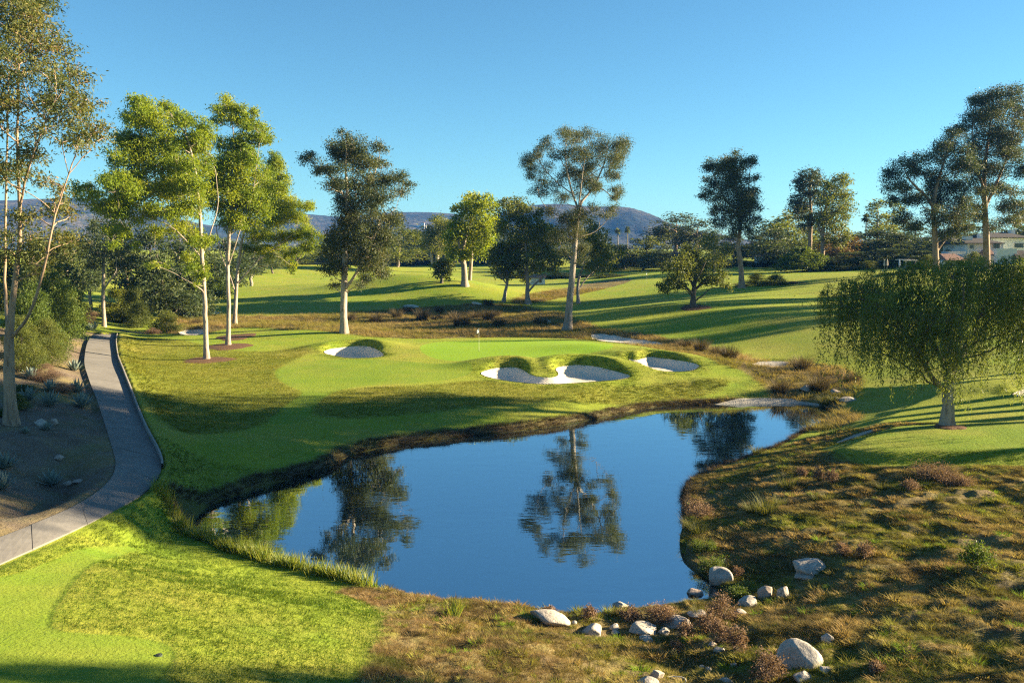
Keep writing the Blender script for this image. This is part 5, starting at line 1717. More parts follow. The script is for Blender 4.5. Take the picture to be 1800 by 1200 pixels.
def agave_mesh(seed):
    r = np.random.default_rng(seed)
    V, Fc = [], []
    for i in range(34):
        a = i * 2.39996 + r.normal() * 0.1
        el = 1.35 - 1.05 * (i / 33) ** 0.8 + r.normal() * 0.06
        L = 0.62 + 0.16 * r.random()
        d = np.array([math.cos(a), math.sin(a)])
        s = np.array([-d[1], d[0], 0])
        b = len(V)
        for j, (t, w) in enumerate([(0, 0.05), (0.25, 0.068), (0.55, 0.058), (0.82, 0.03), (1.0, 0.003)]):
            e2 = el + 0.12 * t
            p = np.array([d[0] * math.cos(e2) * L * t, d[1] * math.cos(e2) * L * t, 0.04 + math.sin(e2) * L * t])
            n = np.array([-d[0] * math.sin(e2), -d[1] * math.sin(e2), math.cos(e2)])
            V += [p + s * w, p - n * 0.03 * (1 - t), p - s * w]
            if j:
                q = b + 3 * (j - 1)
                Fc += [(q, q + 1, q + 4, q + 3), (q + 1, q + 2, q + 5, q + 4)]
    return np.array(V), np.array(Fc)


AG = [mesh_obj('agave', *agave_mesh(s), M['agave']) for s in (1, 2, 3)]
AGL = [(55, 666, 1.0, 'agave nearest the left edge trunk, upper of two'), (49, 704, 1.05, 'agave nearest the left edge trunk, lower of two'), (89, 688, 1.0, 'agave in the middle of the bed, upper of two'),
       (88, 714, 1.15, 'agave in the middle of the bed, lower of two'), (131, 652, 1.1, 'uppermost agave beside the cart path'), (136, 690, 1.15, 'middle agave beside the cart path'),
       (145, 717, 1.2, 'lowest and biggest agave beside the cart path'), (82, 756, 0.6, 'small agave in front of the paired stones'), (45, 761, 0.45, 'tiny agave below the left edge trunk'),
       (11, 824, 1.0, 'shaded agave at the left edge, upper of two'), (91, 854, 0.95, 'shaded agave by the three stones'), (4, 860, 1.0, 'shaded agave at the left edge, lower of two'),
       (143, 584, 1.2, 'leftmost agave at the far end of the bed'), (158, 581, 1.1, 'middle agave at the far end of the bed'), (166, 578, 1.1, 'rightmost agave at the far end of the bed'), (50, 630, 0.9, 'agave half hidden under the olive shrub')]
for i, (u, v, s, lab) in enumerate(AGL):
    o = AG[i] if i < 3 else AG[i % 3].copy()
    if i >= 3:
        col.objects.link(o)
    p = hit(u, v)
    o.location = (p[0], p[1], p[2] - 0.03)
    o.rotation_euler = (0, 0, i * 1.7)
    o.scale = (s * 1.1, s * 1.1, s * 1.15)
    tag(o, 'blue-grey ' + lab, 'agave', 'agaves in the garden bed')

# ------------------------------------------------------------------ tussocks, reeds, weeds


def blade_clump(n, rad, h, w, lean, r, segs=3, curve=0.5):
    V, Fc, T = [], [], []
    for i in range(n):
        a = r.random() * 6.283
        q = rad * math.sqrt(r.random())
        b0 = np.array([math.cos(a) * q, math.sin(a) * q, -0.03])
        a2 = a + r.normal() * 0.7
        l = lean * (0.25 + r.random())
        H = h * (0.55 + 0.6 * r.random())
        d = np.array([math.cos(a2), math.sin(a2), 0])
        s = np.array([-d[1], d[0], 0]) * w
        b = len(V)
        for j in range(segs + 1):
            t = j / segs
            p = b0 + d * l * H * (t + curve * t * t) + np.array([0, 0, H * (t - 0.28 * curve * l * t * t)])
            k = (1 - t) ** 0.8 + 0.05
            V += [p + s * k, p - s * k]
            if j:
                m = b + 2 * (j - 1)
                Fc.append((m, m + 1, m + 3, m + 2))
        T += [0.1 + 0.8 * r.random()] * (2 * (segs + 1))
    return np.array(V), np.array(Fc), np.array(T)


M['rush'] = leaf_material('rush_blade', [(0.0, (0.030, 0.028, 0.016)), (0.5, (0.075, 0.062, 0.032)), (1.0, (0.185, 0.125, 0.068))], 0.25, 1.1, 0.7, 0.2)
M['reed'] = leaf_material('reed_blade', [(0.0, (0.085, 0.135, 0.022)), (0.5, (0.155, 0.205, 0.030)), (1.0, (0.27, 0.26, 0.055))], 0.42, 1.3, 0.5, 0.3)
M['tuft_green'] = leaf_material('green_tussock_blade', [(0.0, (0.055, 0.075, 0.020)), (0.5, (0.115, 0.125, 0.035)), (1.0, (0.21, 0.180, 0.065))], 0.36, 1.2, 0.6, 0.2)


def clump_protos(name, mat, specs):
    out = []
    for s, sp in enumerate(specs):
        v, f, t = blade_clump(*sp, np.random.default_rng(50 + s))
        out.append(mesh_obj(name, v, f, M[mat], None, False, {'tint': t}))
    return out


def place(protos, items, cat, group, name):
    for i, (u, v, s, lab) in enumerate(items):
        o = protos[i] if i < len(protos) else protos[i % len(protos)].copy()
        if i >= len(protos):
            col.objects.link(o)
        p = hit(u, v)
        o.location = (p[0], p[1], p[2] - 0.02)
        o.rotation_euler = (0, 0, i * 2.1)
        o.scale = (s, s, s)
        tag(o, lab, cat, group)


rush = clump_protos('rush_tussock', 'rush', [(420, 0.45, 1.05, 0.012, 0.55), (420, 0.5, 0.95, 0.012, 0.65)])
place(rush, [(1370, 690, 1.15, 'dark spiky tussock on the far shore mirrored in the pond'), (1440, 684, 1.35, 'tall brown tussock on the far shore beside a pale boulder'), (1411, 650, 1.35, 'dark tussock up the dry stream behind the shore'),
             (1497, 671, 1.0, 'small dark tussock left of the weeping curtain'), (1282, 630, 1.35, 'dry tussock at the end of the knoll, right of three'), (1262, 625, 1.3, 'dry tussock behind the knoll, middle of three'), (1232, 616, 1.3, 'dry tussock behind the knoll, left of three'),
             (1205, 610, 1.1, 'small dry tussock right of the thin sandy strip'),
             (618, 563, 1.3, 'tussock just right of the tall dark gum trunk'), (660, 565, 1.4, 'second scrub tussock right of the tall dark gum'), (698, 558, 1.4, 'scrub tussock in the dip, third from the tall dark gum'),
             (718, 548, 1.3, 'upper scrub tussock below the sand scrape'), (742, 562, 1.7, 'wide scrub tussock below the mound'), (768, 565, 1.4, 'scrub tussock right beside the wide one'), (772, 549, 1.2, 'upper scrub tussock in the middle of the hollow'),
             (800, 561, 1.4, 'scrub tussock left above the biggest'), (812, 574, 2.0, 'biggest dark scrub tussock behind the flag'), (838, 561, 1.5, 'scrub tussock above right of the biggest'), (858, 562, 1.5, 'scrub tussock in a row right of the biggest'),
             (872, 557, 1.2, 'small scrub tussock at the right end of the row'), (878, 574, 1.4, 'olive scrub tussock right of the flag'), (950, 571, 1.5, 'scrub tussock left of the massive gum trunk'), (858, 537, 1.4, 'green-brown tussock on the mound flank'),
             (345, 570, 1.0, 'scrub tussock left of the lemon gum trunks'), (300, 566, 1.0, 'scrub tussock beyond the olive bushes')],
      'tussock', 'rush tussocks in the native ground', 'rush_tussock')
green = clump_protos('grass_tussock', 'tuft_green', [(220, 0.3, 0.75, 0.010, 0.6), (200, 0.26, 0.6, 0.010, 0.7)])
place(green, [(1345, 902, 1.15, 'largest pale green grass tussock on the right slope'), (1322, 900, 0.9, 'grass tussock left of the largest one on the right slope'), (1382, 858, 0.95, 'yellow-green spiky tussock above the largest one'), (1228, 938, 0.95, 'reedy tussock at the water edge of the right bank'),
              (1214, 930, 0.8, 'reedy tussock leaning over the water at the right bank'), (1330, 797, 0.9, 'bright grass tuft at the far water edge of the right bank'), (1448, 712, 1.1, 'green reed clump at the pond head, left of two'), (1465, 706, 1.0, 'green reed clump at the pond head, right of two'), (1372, 888, 0.6, 'small tuft right of the largest tussock on the right slope'),
              (1520, 890, 0.5, 'thin grey tuft in the middle of the right slope'), (1455, 880, 0.6, 'grey tuft row on the right slope, right one'), (1435, 880, 0.6, 'grey tuft row on the right slope, left one'), (1650, 880, 0.5, 'grey tuft below the right tee'), (1550, 860, 0.6, 'low tuft under the tee bank'),
              (1080, 1080, 0.4, 'green tuft at the outlet edge'), (1226, 1076, 0.5, 'bright green tuft behind the pink dry weed'), (1196, 1160, 0.5, 'bright green tuft in the hollow')],
      'grass tussock', 'green tussocks on the right slope and outlet', 'grass_tussock')


def reeds():
    """a continuous strip of iris-like reeds along the near left bank"""
    r = np.random.default_rng(88)
    line = np.array([(300, 924), (318, 936), (345, 947), (380, 961), (420, 976), (480, 996), (540, 1011), (600, 1025), (655, 1039)], float)
    P = on_plane(line[:, 0], line[:, 1], 0.0)
    nr_ = np.gradient(P[:, :2], axis=0)
    nr_ /= np.linalg.norm(nr_, axis=1)[:, None]
    P[:, :2] += 0.28 * np.stack([nr_[:, 1], -nr_[:, 0]], 1)
    P = resample(smooth_poly(P, 2, False), 190)
    V, Fc, T, nb = [], [], [], 0
    for i, p in enumerate(P):
        t = i / 189
        k = (0.85 + 0.35 * math.sin(i * 0.35) * math.sin(i * 0.11 + 1)) * (0.75 if t < 0.3 else 0.85 if t < 0.6 else 0.75)
        v, f, tt = blade_clump(20, 0.24, 0.80 * k, 0.020, 0.40, r, 3, 0.4)
        off = r.normal(0, 0.16, 2)
        x, y = p[0] + off[0], p[1] + off[1]
        v = v + np.array([x, y, zg(x, y)])
        V.append(v)
        Fc.append(f + nb)
        T.append(tt)
        nb += len(v)
    o = mesh_obj('waterside_reeds', np.vstack(V), np.vstack(Fc), M['reed'], None, False, {'tint': np.concatenate(T)})
    tag(o, 'strip of bright sunlit reeds along the near left bank', 'reeds', kind='stuff')


reeds()
iris = clump_protos('reed_clump', 'reed', [(90, 0.28, 0.5, 0.016, 0.45)])
place(iris, [(796, 1080, 1.0, 'lone grey-green reed clump on the dry near bank')], 'reeds', None, 'reed_clump')


# dry weeds with fine twiggy heads
def weed(u, v, vtop, wpx, label, seed, mat='leaf_dry', dens=1.0, leaf=0.065, name='dry_weed', group='dry weeds round the outlet', cat='weed', asp=0.4):
    r = np.random.default_rng(seed)
    b = hit(u, v)
    px = b[1] / F
    h, w = max(0.2, (v - vtop) * px * 1.3), wpx * px * 1.3
    o = empty(name, b)
    tag(o, label, cat, group)
    sk = Skeleton()
    C = []
    ns = max(10, int(30 * w / 0.8))
    for i in range(ns):
        a = r.random() * 6.28
        q = 0.5 * w * math.sqrt(r.random())
        top = np.array([math.cos(a) * q, math.sin(a) * q, h * (0.55 + 0.5 * r.random()) * math.sqrt(max(0.2, 1 - (q / (0.55 * w)) ** 2))])
        mid = top * np.array([0.35, 0.35, 0.5])
        sk.limb([np.array([0, 0, -0.05]) + r.normal(0, 0.04, 3), mid, top], [0.008, 0.006, 0.003], 3, False)
        n = int(46 * dens)
        t = 0.25 + 0.75 * r.random(n)[:, None]
        C.append(mid * (1 - t) + top * t + r.normal(0, 0.07 * max(w, 0.5), (n, 3)))
    C = np.vstack(C)
    C = C[C[:, 2] > 0.02]
    sk.build('stems', M['bark_dark'], o)
    vv, ff, tt = leaf_quads(C, leaf, asp, -0.2, 0.15 + 0.75 * r.random(len(C)), r)
    mesh_obj('foliage', vv, ff, M[mat], o, False, {'tint': tt})


for i, a in enumerate([
    (1270, 1092, 1048, 46, 'big fluffy pink-brown weed over the outlet stones'), (1243, 1112, 1075, 36, 'brown weed left below the big fluffy one'), (1262, 1128, 1092, 34, 'brown weed right below the big fluffy one'), (1292, 1142, 1105, 44, 'spreading brown weed in the hollow'),
    (1350, 1202, 1146, 56, 'tall dry weed left of the largest boulder'), (1205, 1125, 1095, 30, 'thin brown weed right of the rounded grey stone'), (1160, 1092, 1068, 60, 'low brown weed behind the loaf-shaped boulder'), (1105, 1090, 1070, 36, 'low brown weed left of the loaf-shaped boulder'),
    (1035, 1085, 1068, 26, 'small red-brown weed at the water edge'), (965, 1082, 1068, 24, 'small weed on top of the slanting boulder'), (1298, 1012, 996, 14, 'little weed right of the big pale boulder'), (1228, 912, 880, 46, 'fine pinkish weed at the right bank edge'),
    (1190, 1150, 1125, 24, 'dark weed in the hollow'), (1540, 1180, 1165, 26, 'dry weed low on the right slope'), (1520, 980, 955, 30, 'reddish weed in the middle of the right slope'), (1480, 975, 955, 26, 'reddish weed left in the middle of the right slope'), (1640, 840, 822, 70, 'wide rusty weed patch under the tee'), (1680, 852, 838, 50, 'rusty weed patch right under the tee'),
    (1440, 845, 822, 20, 'white-headed weed under the tee, left of two'), (1462, 850, 826, 22, 'white-headed weed under the tee, right of two'), (1600, 860, 848, 30, 'dull weed below the tee bank'), (1410, 840, 824, 20, 'pale weed on the shaded slope')]):
    weed(*a[:4], a[4], 500 + i)
weed(1716, 1002, 955, 52, 'light green leafy bush on the right slope', 540, 'leaf_shrub', 1.2, 0.07, 'shrub', None, 'shrub', 0.5)
weed(1250, 1000, 983, 46, 'mossy green clump at the right bank by the big boulder', 541, 'leaf_shrub', 1.8, 0.04, 'shrub', None, 'shrub', 0.5)
weed(1238, 968, 954, 42, 'mossy green clump overhanging the water', 542, 'leaf_shrub', 1.8, 0.04, 'shrub', None, 'shrub', 0.5)
weed(1298, 1052, 1034, 36, 'low green mound of herbs beside the reddish boulder', 543, 'leaf_shrub', 1.6, 0.05, 'shrub', None, 'shrub', 0.5)

# ------------------------------------------------------------------ mulch round the trunks
M['mulch'] = simple('bark_mulch', (0.09, 0.05, 0.03), (0.17, 0.10, 0.06), 14.0, 0.95, 0.1, 0.05, 18.0)
for (u, v, w, lab) in [(365, 633, 44, 'ring of red-brown mulch under the nearest lemon gum'), (402, 609, 38, 'ring of red-brown mulch under the middle lemon gum'), (414, 592, 34, 'ring of red-brown mulch under the right lemon gum'), (1222, 540, 26, 'ring of mulch under the solitary oak'), (1668, 750, 26, 'bare mulch patch under the weeping tree')]:
    c = hit(u, v)
    rad = w * c[1] / F
    a = np.linspace(0, 6.283, 40, endpoint=False)
    V = [np.array([c[0], c[1], zg(c[0], c[1]) + 0.10])]
    for k_, h_ in ((0.5, 0.08), (0.85, 0.05), (1.0, 0.0)):
        rr = rad * k_ * (1 + 0.10 * np.sin(a * 3 + u) + 0.05 * np.sin(a * 7 + v))
        x, y = c[0] + np.cos(a) * rr, c[1] + np.sin(a) * rr * 1.1
        V += list(np.stack([x, y, zg(x, y) + h_], 1))
    Fc = [(0, 1 + i, 1 + (i + 1) % 40) for i in range(40)] + [(1 + r_ * 40 + i, 1 + (r_ + 1) * 40 + i, 1 + (r_ + 1) * 40 + (i + 1) % 40, 1 + r_ * 40 + (i + 1) % 40) for r_ in range(2) for i in range(40)]
    tag(mesh_obj('mulch_ring', np.array(V), Fc, M['mulch'], None, True), lab, 'mulch', kind='structure')

# ------------------------------------------------------------------ flags
M['flag_white'] = simple('white_cloth', (0.78, 0.78, 0.76), (0.72, 0.72, 0.70), 6.0, 0.8, 0.2)
M['pole_white'] = simple('painted_pole', (0.70, 0.66, 0.50), (0.62, 0.58, 0.44), 6.0, 0.5, 0.4)
M['hole'] = simple('hole_cup', (0.02, 0.02, 0.02), (0.03, 0.03, 0.03))


def flag(u, v, label, h=2.2):
    p = hit(u, v)
    o = empty('flagstick', p)
    tag(o, label, 'flagstick', 'golf flagsticks')
    MB().tube([(0, 0, -0.1), (0, 0, h)], [0.013, 0.010], 8).build('pole', M['pole_white'], o)
    MB().tube([(0, 0, 0.004), (0, 0, 0.012)], [0.06, 0.06], 16).build('cup', M['hole'], o)
    n, m = 9, 5
    V = []
    for i in range(n):
        t = i / (n - 1)
        for j in range(m):
            q = j / (m - 1)
            V.append((-0.02 - 0.16 * t + 0.03 * math.sin(6 * t), 0.05 * math.sin(5 * t + q), h - 0.02 - 0.34 * q - 0.22 * t))
    Fc = [(i * m + j, i * m + j + 1, (i + 1) * m + j + 1, (i + 1) * m + j) for i in range(n - 1) for j in range(m - 1)]
    f = mesh_obj('flag', np.array(V), Fc, M['flag_white'], o, True)
    sm = f.modifiers.new('thick', 'SOLIDIFY')
    sm.thickness = 0.006


flag(842, 617, 'white flagstick on the near green')
flag(1137, 498, 'tiny white flagstick on the far right fairway green')

# sprinkler lid on the tee, bent white pipe in the outlet
p = hit(279, 1152)
o = empty('valve_box', p)
tag(o, 'small round irrigation lid at the edge of the front tee', 'lid')
M['lid'] = simple('green_plastic', (0.03, 0.05, 0.03), (0.05, 0.07, 0.045))
MB().tube([(0, 0, -0.05), (0, 0, 0.03)], [0.085, 0.08], 20).build('lid', M['lid'], o)
MB().tube([(0, 0, 0.03), (0, 0, 0.04)], [0.05, 0.04], 12).build('cap', M['hole'], o)
q = hit(1195, 1196)
M['pipe'] = simple('white_plastic', (0.55, 0.52, 0.46), (0.48, 0.45, 0.40))
ob = MB().tube([(-0.35, 0.12, 0.03), (-0.15, 0.10, 0.07), (0.05, 0.06, 0.08), (0.14, 0.0, 0.06), (0.15, -0.08, 0.03), (0.10, -0.16, 0.0)], [0.018] * 6, 8).build('bent_pipe', M['pipe'], None, True, q)
tag(ob, 'bent white plastic pipe lying at the bottom edge of the outlet', 'pipe')

# ------------------------------------------------------------------ buildings
M['stucco'] = simple('white_stucco', (0.74, 0.73, 0.71), (0.66, 0.65, 0.63), 1.5, 0.9, 0.2, 0.01, 30.0)
M['stucco_cream'] = simple('cream_stucco', (0.50, 0.44, 0.36), (0.44, 0.38, 0.31), 1.5, 0.9, 0.2, 0.01, 30.0)
M['tile_dark'] = simple('dark_roof_tile', (0.045, 0.040, 0.040), (0.075, 0.062, 0.058), 5.0, 0.85, 0.2, 0.06, 4.0)
M['tile_pink'] = simple('clay_roof_tile', (0.26, 0.155, 0.12), (0.20, 0.115, 0.09), 5.0, 0.85, 0.2, 0.06, 4.0)
M['glass'] = simple('dark_window', (0.025, 0.035, 0.04), (0.04, 0.05, 0.055), 1.0, 0.12, 0.6)
M['timber'] = simple('white_timber', (0.6, 0.57, 0.52), (0.52, 0.49, 0.45), 5.0, 0.7, 0.3)


class Site:
    """boxes given by photograph edges at a distance, made relative to a root"""

    def __init__(self, name, u, v, y, label, cat='house'):
        p = at_depth(u, v, y)
        self.b = np.array([p[0], y, float(zg(p[0], y))])
        self.o = empty(name, self.b)
        tag(self.o, label, cat)

    def ext(self, u0, u1, v0, v1, y):
        a = at_depth(u0, v1, y)
        c = at_depth(u1, v0, y)
        return a[0] - self.b[0], c[0] - self.b[0], a[2] - self.b[2], c[2] - self.b[2]

    def box(self, name, mat, u0, u1, v0, v1, y, d, parent=None, down=False):
        x0, x1, z0, z1 = self.ext(u0, u1, v0, v1, y)
        if down:
            z0 = -1.0
        return MB().box(x0, x1, y - self.b[1], y - self.b[1] + d, z0, z1).build(name, M[mat], parent or self.o)

    def hip(self, name, mat, u0, u1, v0, v1, y, d, inset=0.3):
        """hipped roof with eaves; v0 ridge, v1 eave"""
        x0, x1, z0, z1 = self.ext(u0, u1, v0, v1, y)
        y0 = y - self.b[1]
        m = inset * (x1 - x0)
        b = MB()
        b.add([(x0, y0, z0), (x1, y0, z0), (x1, y0 + d, z0), (x0, y0 + d, z0), (x0 + m, y0 + d / 2, z1), (x1 - m, y0 + d / 2, z1),
               (x0, y0, z0 - 0.15), (x1, y0, z0 - 0.15), (x1, y0 + d, z0 - 0.15), (x0, y0 + d, z0 - 0.15)],
              [(0, 1, 5, 4), (1, 2, 5), (2, 3, 4, 5), (3, 0, 4), (0, 6, 7, 1), (1, 7, 8, 2), (2, 8, 9, 3), (3, 9, 6, 0), (6, 9, 8, 7)])
        return b.build(name, M[mat], self.o)

    def window(self, u0, u1, v0, v1, y, panes=2):
        x0, x1, z0, z1 = self.ext(u0, u1, v0, v1, y)
        yy = y - self.b[1]
        fr = 0.09
        b = MB()
        b.box(x0, x1, yy - 0.06, yy + 0.05, z0, z0 + fr).box(x0, x1, yy - 0.06, yy + 0.05, z1 - fr, z1)
        b.box(x0, x0 + fr, yy - 0.055, yy + 0.05, z0 + fr, z1 - fr).box(x1 - fr, x1, yy - 0.055, yy + 0.05, z0 + fr, z1 - fr)
        w = b.build('window', M['timber'], self.o)
        xs = np.linspace(x0 + fr, x1 - fr, panes + 1)
        for i in range(panes):
            MB().box(xs[i] + 0.02, xs[i + 1] - 0.02, yy - 0.03, yy + 0.04, z0 + fr, z1 - fr).build('pane', M['glass'], w)


vl_ = Site('villa', 1740, 470, 178, 'white stucco villa with dark hipped roofs at the right edge')
vl_.box('wall', 'stucco', 1741, 1812, 417, 440, 186, 9, down=True)
vl_.hip('roof', 'tile_dark', 1736, 1816, 408, 417, 185, 11, 0.25)
vl_.box('wall', 'stucco', 1700, 1764, 427, 440, 180, 8, down=True)
vl_.hip('roof', 'tile_dark', 1696, 1768, 418, 427, 179, 10, 0.28)
vl_.hip('roof', 'tile_dark', 1678, 1704, 418, 428, 183, 8, 0.2)
vl_.box('wall', 'stucco', 1682, 1701, 428, 445, 184, 6, down=True)
vl_.box('chimney', 'stucco', 1697, 1710, 415, 428, 182, 1.6)
vl_.box('chimney', 'stucco', 1722, 1729, 411, 424, 184.5, 1.2)
vl_.box('chimney', 'stucco', 1777, 1785, 404, 415, 190, 1.2)
vl_.box('parapet', 'stucco', 1752, 1788, 437, 452, 174, 1.2, down=True)
vl_.hip('roof', 'tile_pink', 1740, 1752.5, 437, 448, 175, 5, 0.1)
vl_.hip('roof', 'tile_dark', 1788, 1830, 440, 455, 172, 7, 0.2)
vl_.box('wall', 'stucco', 1790, 1828, 455, 470, 173, 5, down=True)
vl_.box('cornice', 'stucco', 1667, 1698, 442, 447, 177, 3)
vl_.hip('roof', 'tile_pink', 1664, 1702, 446, 457, 171, 8, 0.15)
vl_.box('wall', 'stucco', 1657, 1700, 457, 476, 172, 6, down=True)
vl_.window(1745, 1758, 427.5, 437, 179.9, 3)
vl_.window(1704, 1712, 430, 437, 179.9, 2)
vl_.window(1782, 1800, 427, 436, 185.9, 3)
vl_.window(1685, 1693, 457.5, 472, 171.9, 2)
vl_.window(1662, 1666, 462, 470, 171.9, 1)
vl_.window(1670, 1675, 462, 470, 171.9, 1)

pg = Site('pergola', 1602, 472, 172, 'white garden pergola left of the forked gum trunk', 'pergola')
for (u0, u1) in ((1592, 1594), (1609, 1611)):
    pg.box('post', 'timber', u0, u1, 459, 474, 171, 0.25, down=True)
    pg.box('post', 'timber', u0, u1, 459, 474, 174, 0.25, down=True)
pg.box('beam', 'timber', 1589, 1614, 457.3, 459, 170.9, 0.3)
pg.box('beam', 'timber', 1589, 1614, 457.3, 459, 174, 0.3)
for u in np.linspace(1590, 1612, 8):
    pg.box('rafter', 'timber', u, u + 1.0, 456.2, 457.3, 170.5, 4.2)

hs = Site('cottage', 1348, 458, 226, 'small white cottage with pink hipped roof deep in the trees')
hs.box('wall', 'stucco', 1337, 1359, 449, 458, 226, 6, down=True)
hs.hip('roof', 'tile_pink', 1335, 1361, 442.5, 449.5, 225.5, 7.5, 0.25)
hs.window(1341, 1344, 451.5, 455.5, 225.95, 1)
hs.window(1351, 1354, 451.5, 455.5, 225.95, 1)
rf = Site('house', 1189, 452, 228, 'grey roofed house half hidden behind the solitary oak')
rf.box('wall', 'stucco_cream', 1180, 1198, 447, 456, 228, 5, down=True)
rf.hip('roof', 'tile_dark', 1177, 1201, 442, 447.5, 227.5, 6, 0.25)

sh = Site('shed', 946, 503, 188, 'little white shed with red-brown roof under the broad oak', 'shed')
sh.box('wall', 'stucco', 932, 958, 487, 505, 188, 3.2, down=True)
sh.hip('roof', 'tile_pink', 930, 960, 482.5, 487.5, 187.6, 4.0, 0.12)
x0, x1, z0, z1 = sh.ext(937, 942, 491, 505, 187.95)
dd = MB().box(x0, x1, -0.05, 0.02, -0.2, z1).build('door', M['timber'], sh.o)
MB().box(x1 - 0.12, x1 - 0.06, -0.09, -0.055, 0.9, 1.0).build('handle', M['glass'], dd)
sh.window(947, 953, 491, 497, 187.95, 2)

# white house on the ridge
from mathutils.bvhtree import BVHTree
_best = None
for h_ in [o_ for o_ in bpy.data.objects if o_.name.startswith('hill')]:
    bv = BVHTree.FromPolygons([v.co[:] for v in h_.data.vertices], [p_.vertices[:] for p_ in h_.data.polygons])
    rr_ = ray(741, 401)
    hh = bv.ray_cast(Vector(CAM), Vector(rr_).normalized())
    if hh[0] is not None and (_best is None or hh[3] < _best[1]):
        _best = (hh[0], hh[3])
if _best:
    c_ = _best[0]
    ro = empty('hillside_house', c_)
    tag(ro, 'distant white house on the blue ridge', 'house')
    kx = c_.y / F
    MB().box(-7 * kx, 8 * kx, 0, 9, -6, 5 * kx).build('wall', M['stucco'], ro)
    MB().box(-1 * kx, 5 * kx, -3, 5, -6, 8.5 * kx).build('wall', M['stucco'], ro)
    MB().box(-1.6 * kx, 5.6 * kx, -3.6, 5.6, 8.5 * kx, 9.3 * kx).build('roof', M['tile_pink'], ro)
    for uu in (-5, -2.5, 6):
        MB().box(uu * kx, (uu + 1.2) * kx, -0.12, 0.2, 1 * kx, 3 * kx).build('window', M['glass'], ro)

# terrace things by the parasols
M['cloth_blue'] = simple('blue_canvas', (0.16, 0.24, 0.38), (0.20, 0.29, 0.44))
M['cloth_tan'] = simple('beige_canvas', (0.52, 0.44, 0.36), (0.46, 0.38, 0.31))


def parasol(u, v0, v1, y, mat, label):
    s = Site('parasol', u, v1, y, label, 'parasol')
    _, _, z0, z1 = s.ext(u, u, v0, v1, y)
    H = max(2.2, z1)
    MB().tube([(0, 0, -0.2), (0, 0, H)], [0.035, 0.03], 8).build('pole', M['timber'], s.o)
    MB().tube([(0, 0, H * 0.42), (0, 0, H * 0.5), (0, 0, H * 0.75), (0, 0, H * 0.97), (0, 0, H + 0.04)], [0.20, 0.19, 0.14, 0.07, 0.01], 10).build('canopy', M[mat], s.o)
    MB().box(-0.3, 0.3, -0.3, 0.3, -0.02, 0.08).build('base', M['stucco'], s.o)


parasol(1554, 464, 476, 170, 'cloth_tan', 'closed beige parasol on the terrace, left of two beige ones')
parasol(1559, 464, 476, 170, 'cloth_tan', 'closed beige parasol on the terrace, right of two beige ones')
parasol(1580, 462, 478, 166, 'cloth_blue', 'closed blue and white parasol on the lawn edge')
ch = Site('sun_lounger', 1586, 478, 167, 'white sun lounger beside the blue parasol', 'lounger')
MB().box(-0.9, 0.5, 0, 0.65, 0.28, 0.36).build('seat', M['stucco'], ch.o)
b_ = MB()
b_.add([(0.5, 0, 0.3), (1.0, 0, 0.85), (1.0, 0.65, 0.85), (0.5, 0.65, 0.3), (0.5, 0, 0.37), (0.95, 0, 0.9), (0.95, 0.65, 0.9), (0.5, 0.65, 0.37)], [(0, 1, 2, 3), (4, 7, 6, 5), (0, 4, 5, 1), (1, 5, 6, 2), (2, 6, 7, 3), (3, 7, 4, 0)])
b_.build('backrest', M['stucco'], ch.o)
for lx in (-0.8, 0.4):
    for ly in (0.05, 0.55):
        MB().box(lx, lx + 0.06, ly, ly + 0.06, -0.1, 0.28).build('leg', M['timber'], ch.o)

# ------------------------------------------------------------------ grass: blades instanced over the ground


def blade_material():
    t = NT('grass_blade')
    a = t.n('Attribute', attribute_name='gcol', attribute_type='INSTANCER')
    c = a.outputs['Color']
    p = t.n('BsdfDiffuse')
    t.put(p.inputs['Color'], c)
    tr = t.n('BsdfTranslucent')
    t.put(tr.inputs['Color'], t.mix(1.0, c, (1.25, 1.2, 0.7), 'MULTIPLY'))
    mx = t.n('MixShader')
    mx.inputs[0].default_value = 0.35
    t.lk(p.outputs[0], mx.inputs[1])
    t.lk(tr.outputs[0], mx.inputs[2])
    return t.done(mx.outputs[0])


M['blade'] = blade_material()


def tuft_collection(name, specs):
    cl = bpy.data.collections.new(name)
    for i, (n, rad, h, w, lean, segs) in enumerate(specs):
        r = np.random.default_rng(900 + i)
        v, f, tt = blade_clump(n, rad, h, w, lean, r, segs, 0.5)
        ob = mesh_obj('tuft_source', v, f, M['blade'])
        col.objects.unlink(ob)
        cl.objects.link(ob)
    return cl


TUFT_SHORT = tuft_collection('short_tufts', [(22, 0.11, 0.055, 0.007, 0.9, 1), (22, 0.12, 0.065, 0.007, 1.0, 1), (20, 0.10, 0.05, 0.007, 1.1, 1)])
TUFT_WILD = tuft_collection('wild_tufts', [(26, 0.13, 0.16, 0.006, 1.0, 2), (24, 0.15, 0.20, 0.006, 1.2, 2), (30, 0.16, 0.13, 0.007, 1.4, 2), (22, 0.12, 0.24, 0.006, 0.9, 2)])


TUFT_CLUMP = tuft_collection('clump_tufts', [(80, 0.13, 0.13, 0.010, 1.1, 2), (80, 0.16, 0.11, 0.011, 1.4, 2), (70, 0.12, 0.16, 0.009, 0.9, 2)])


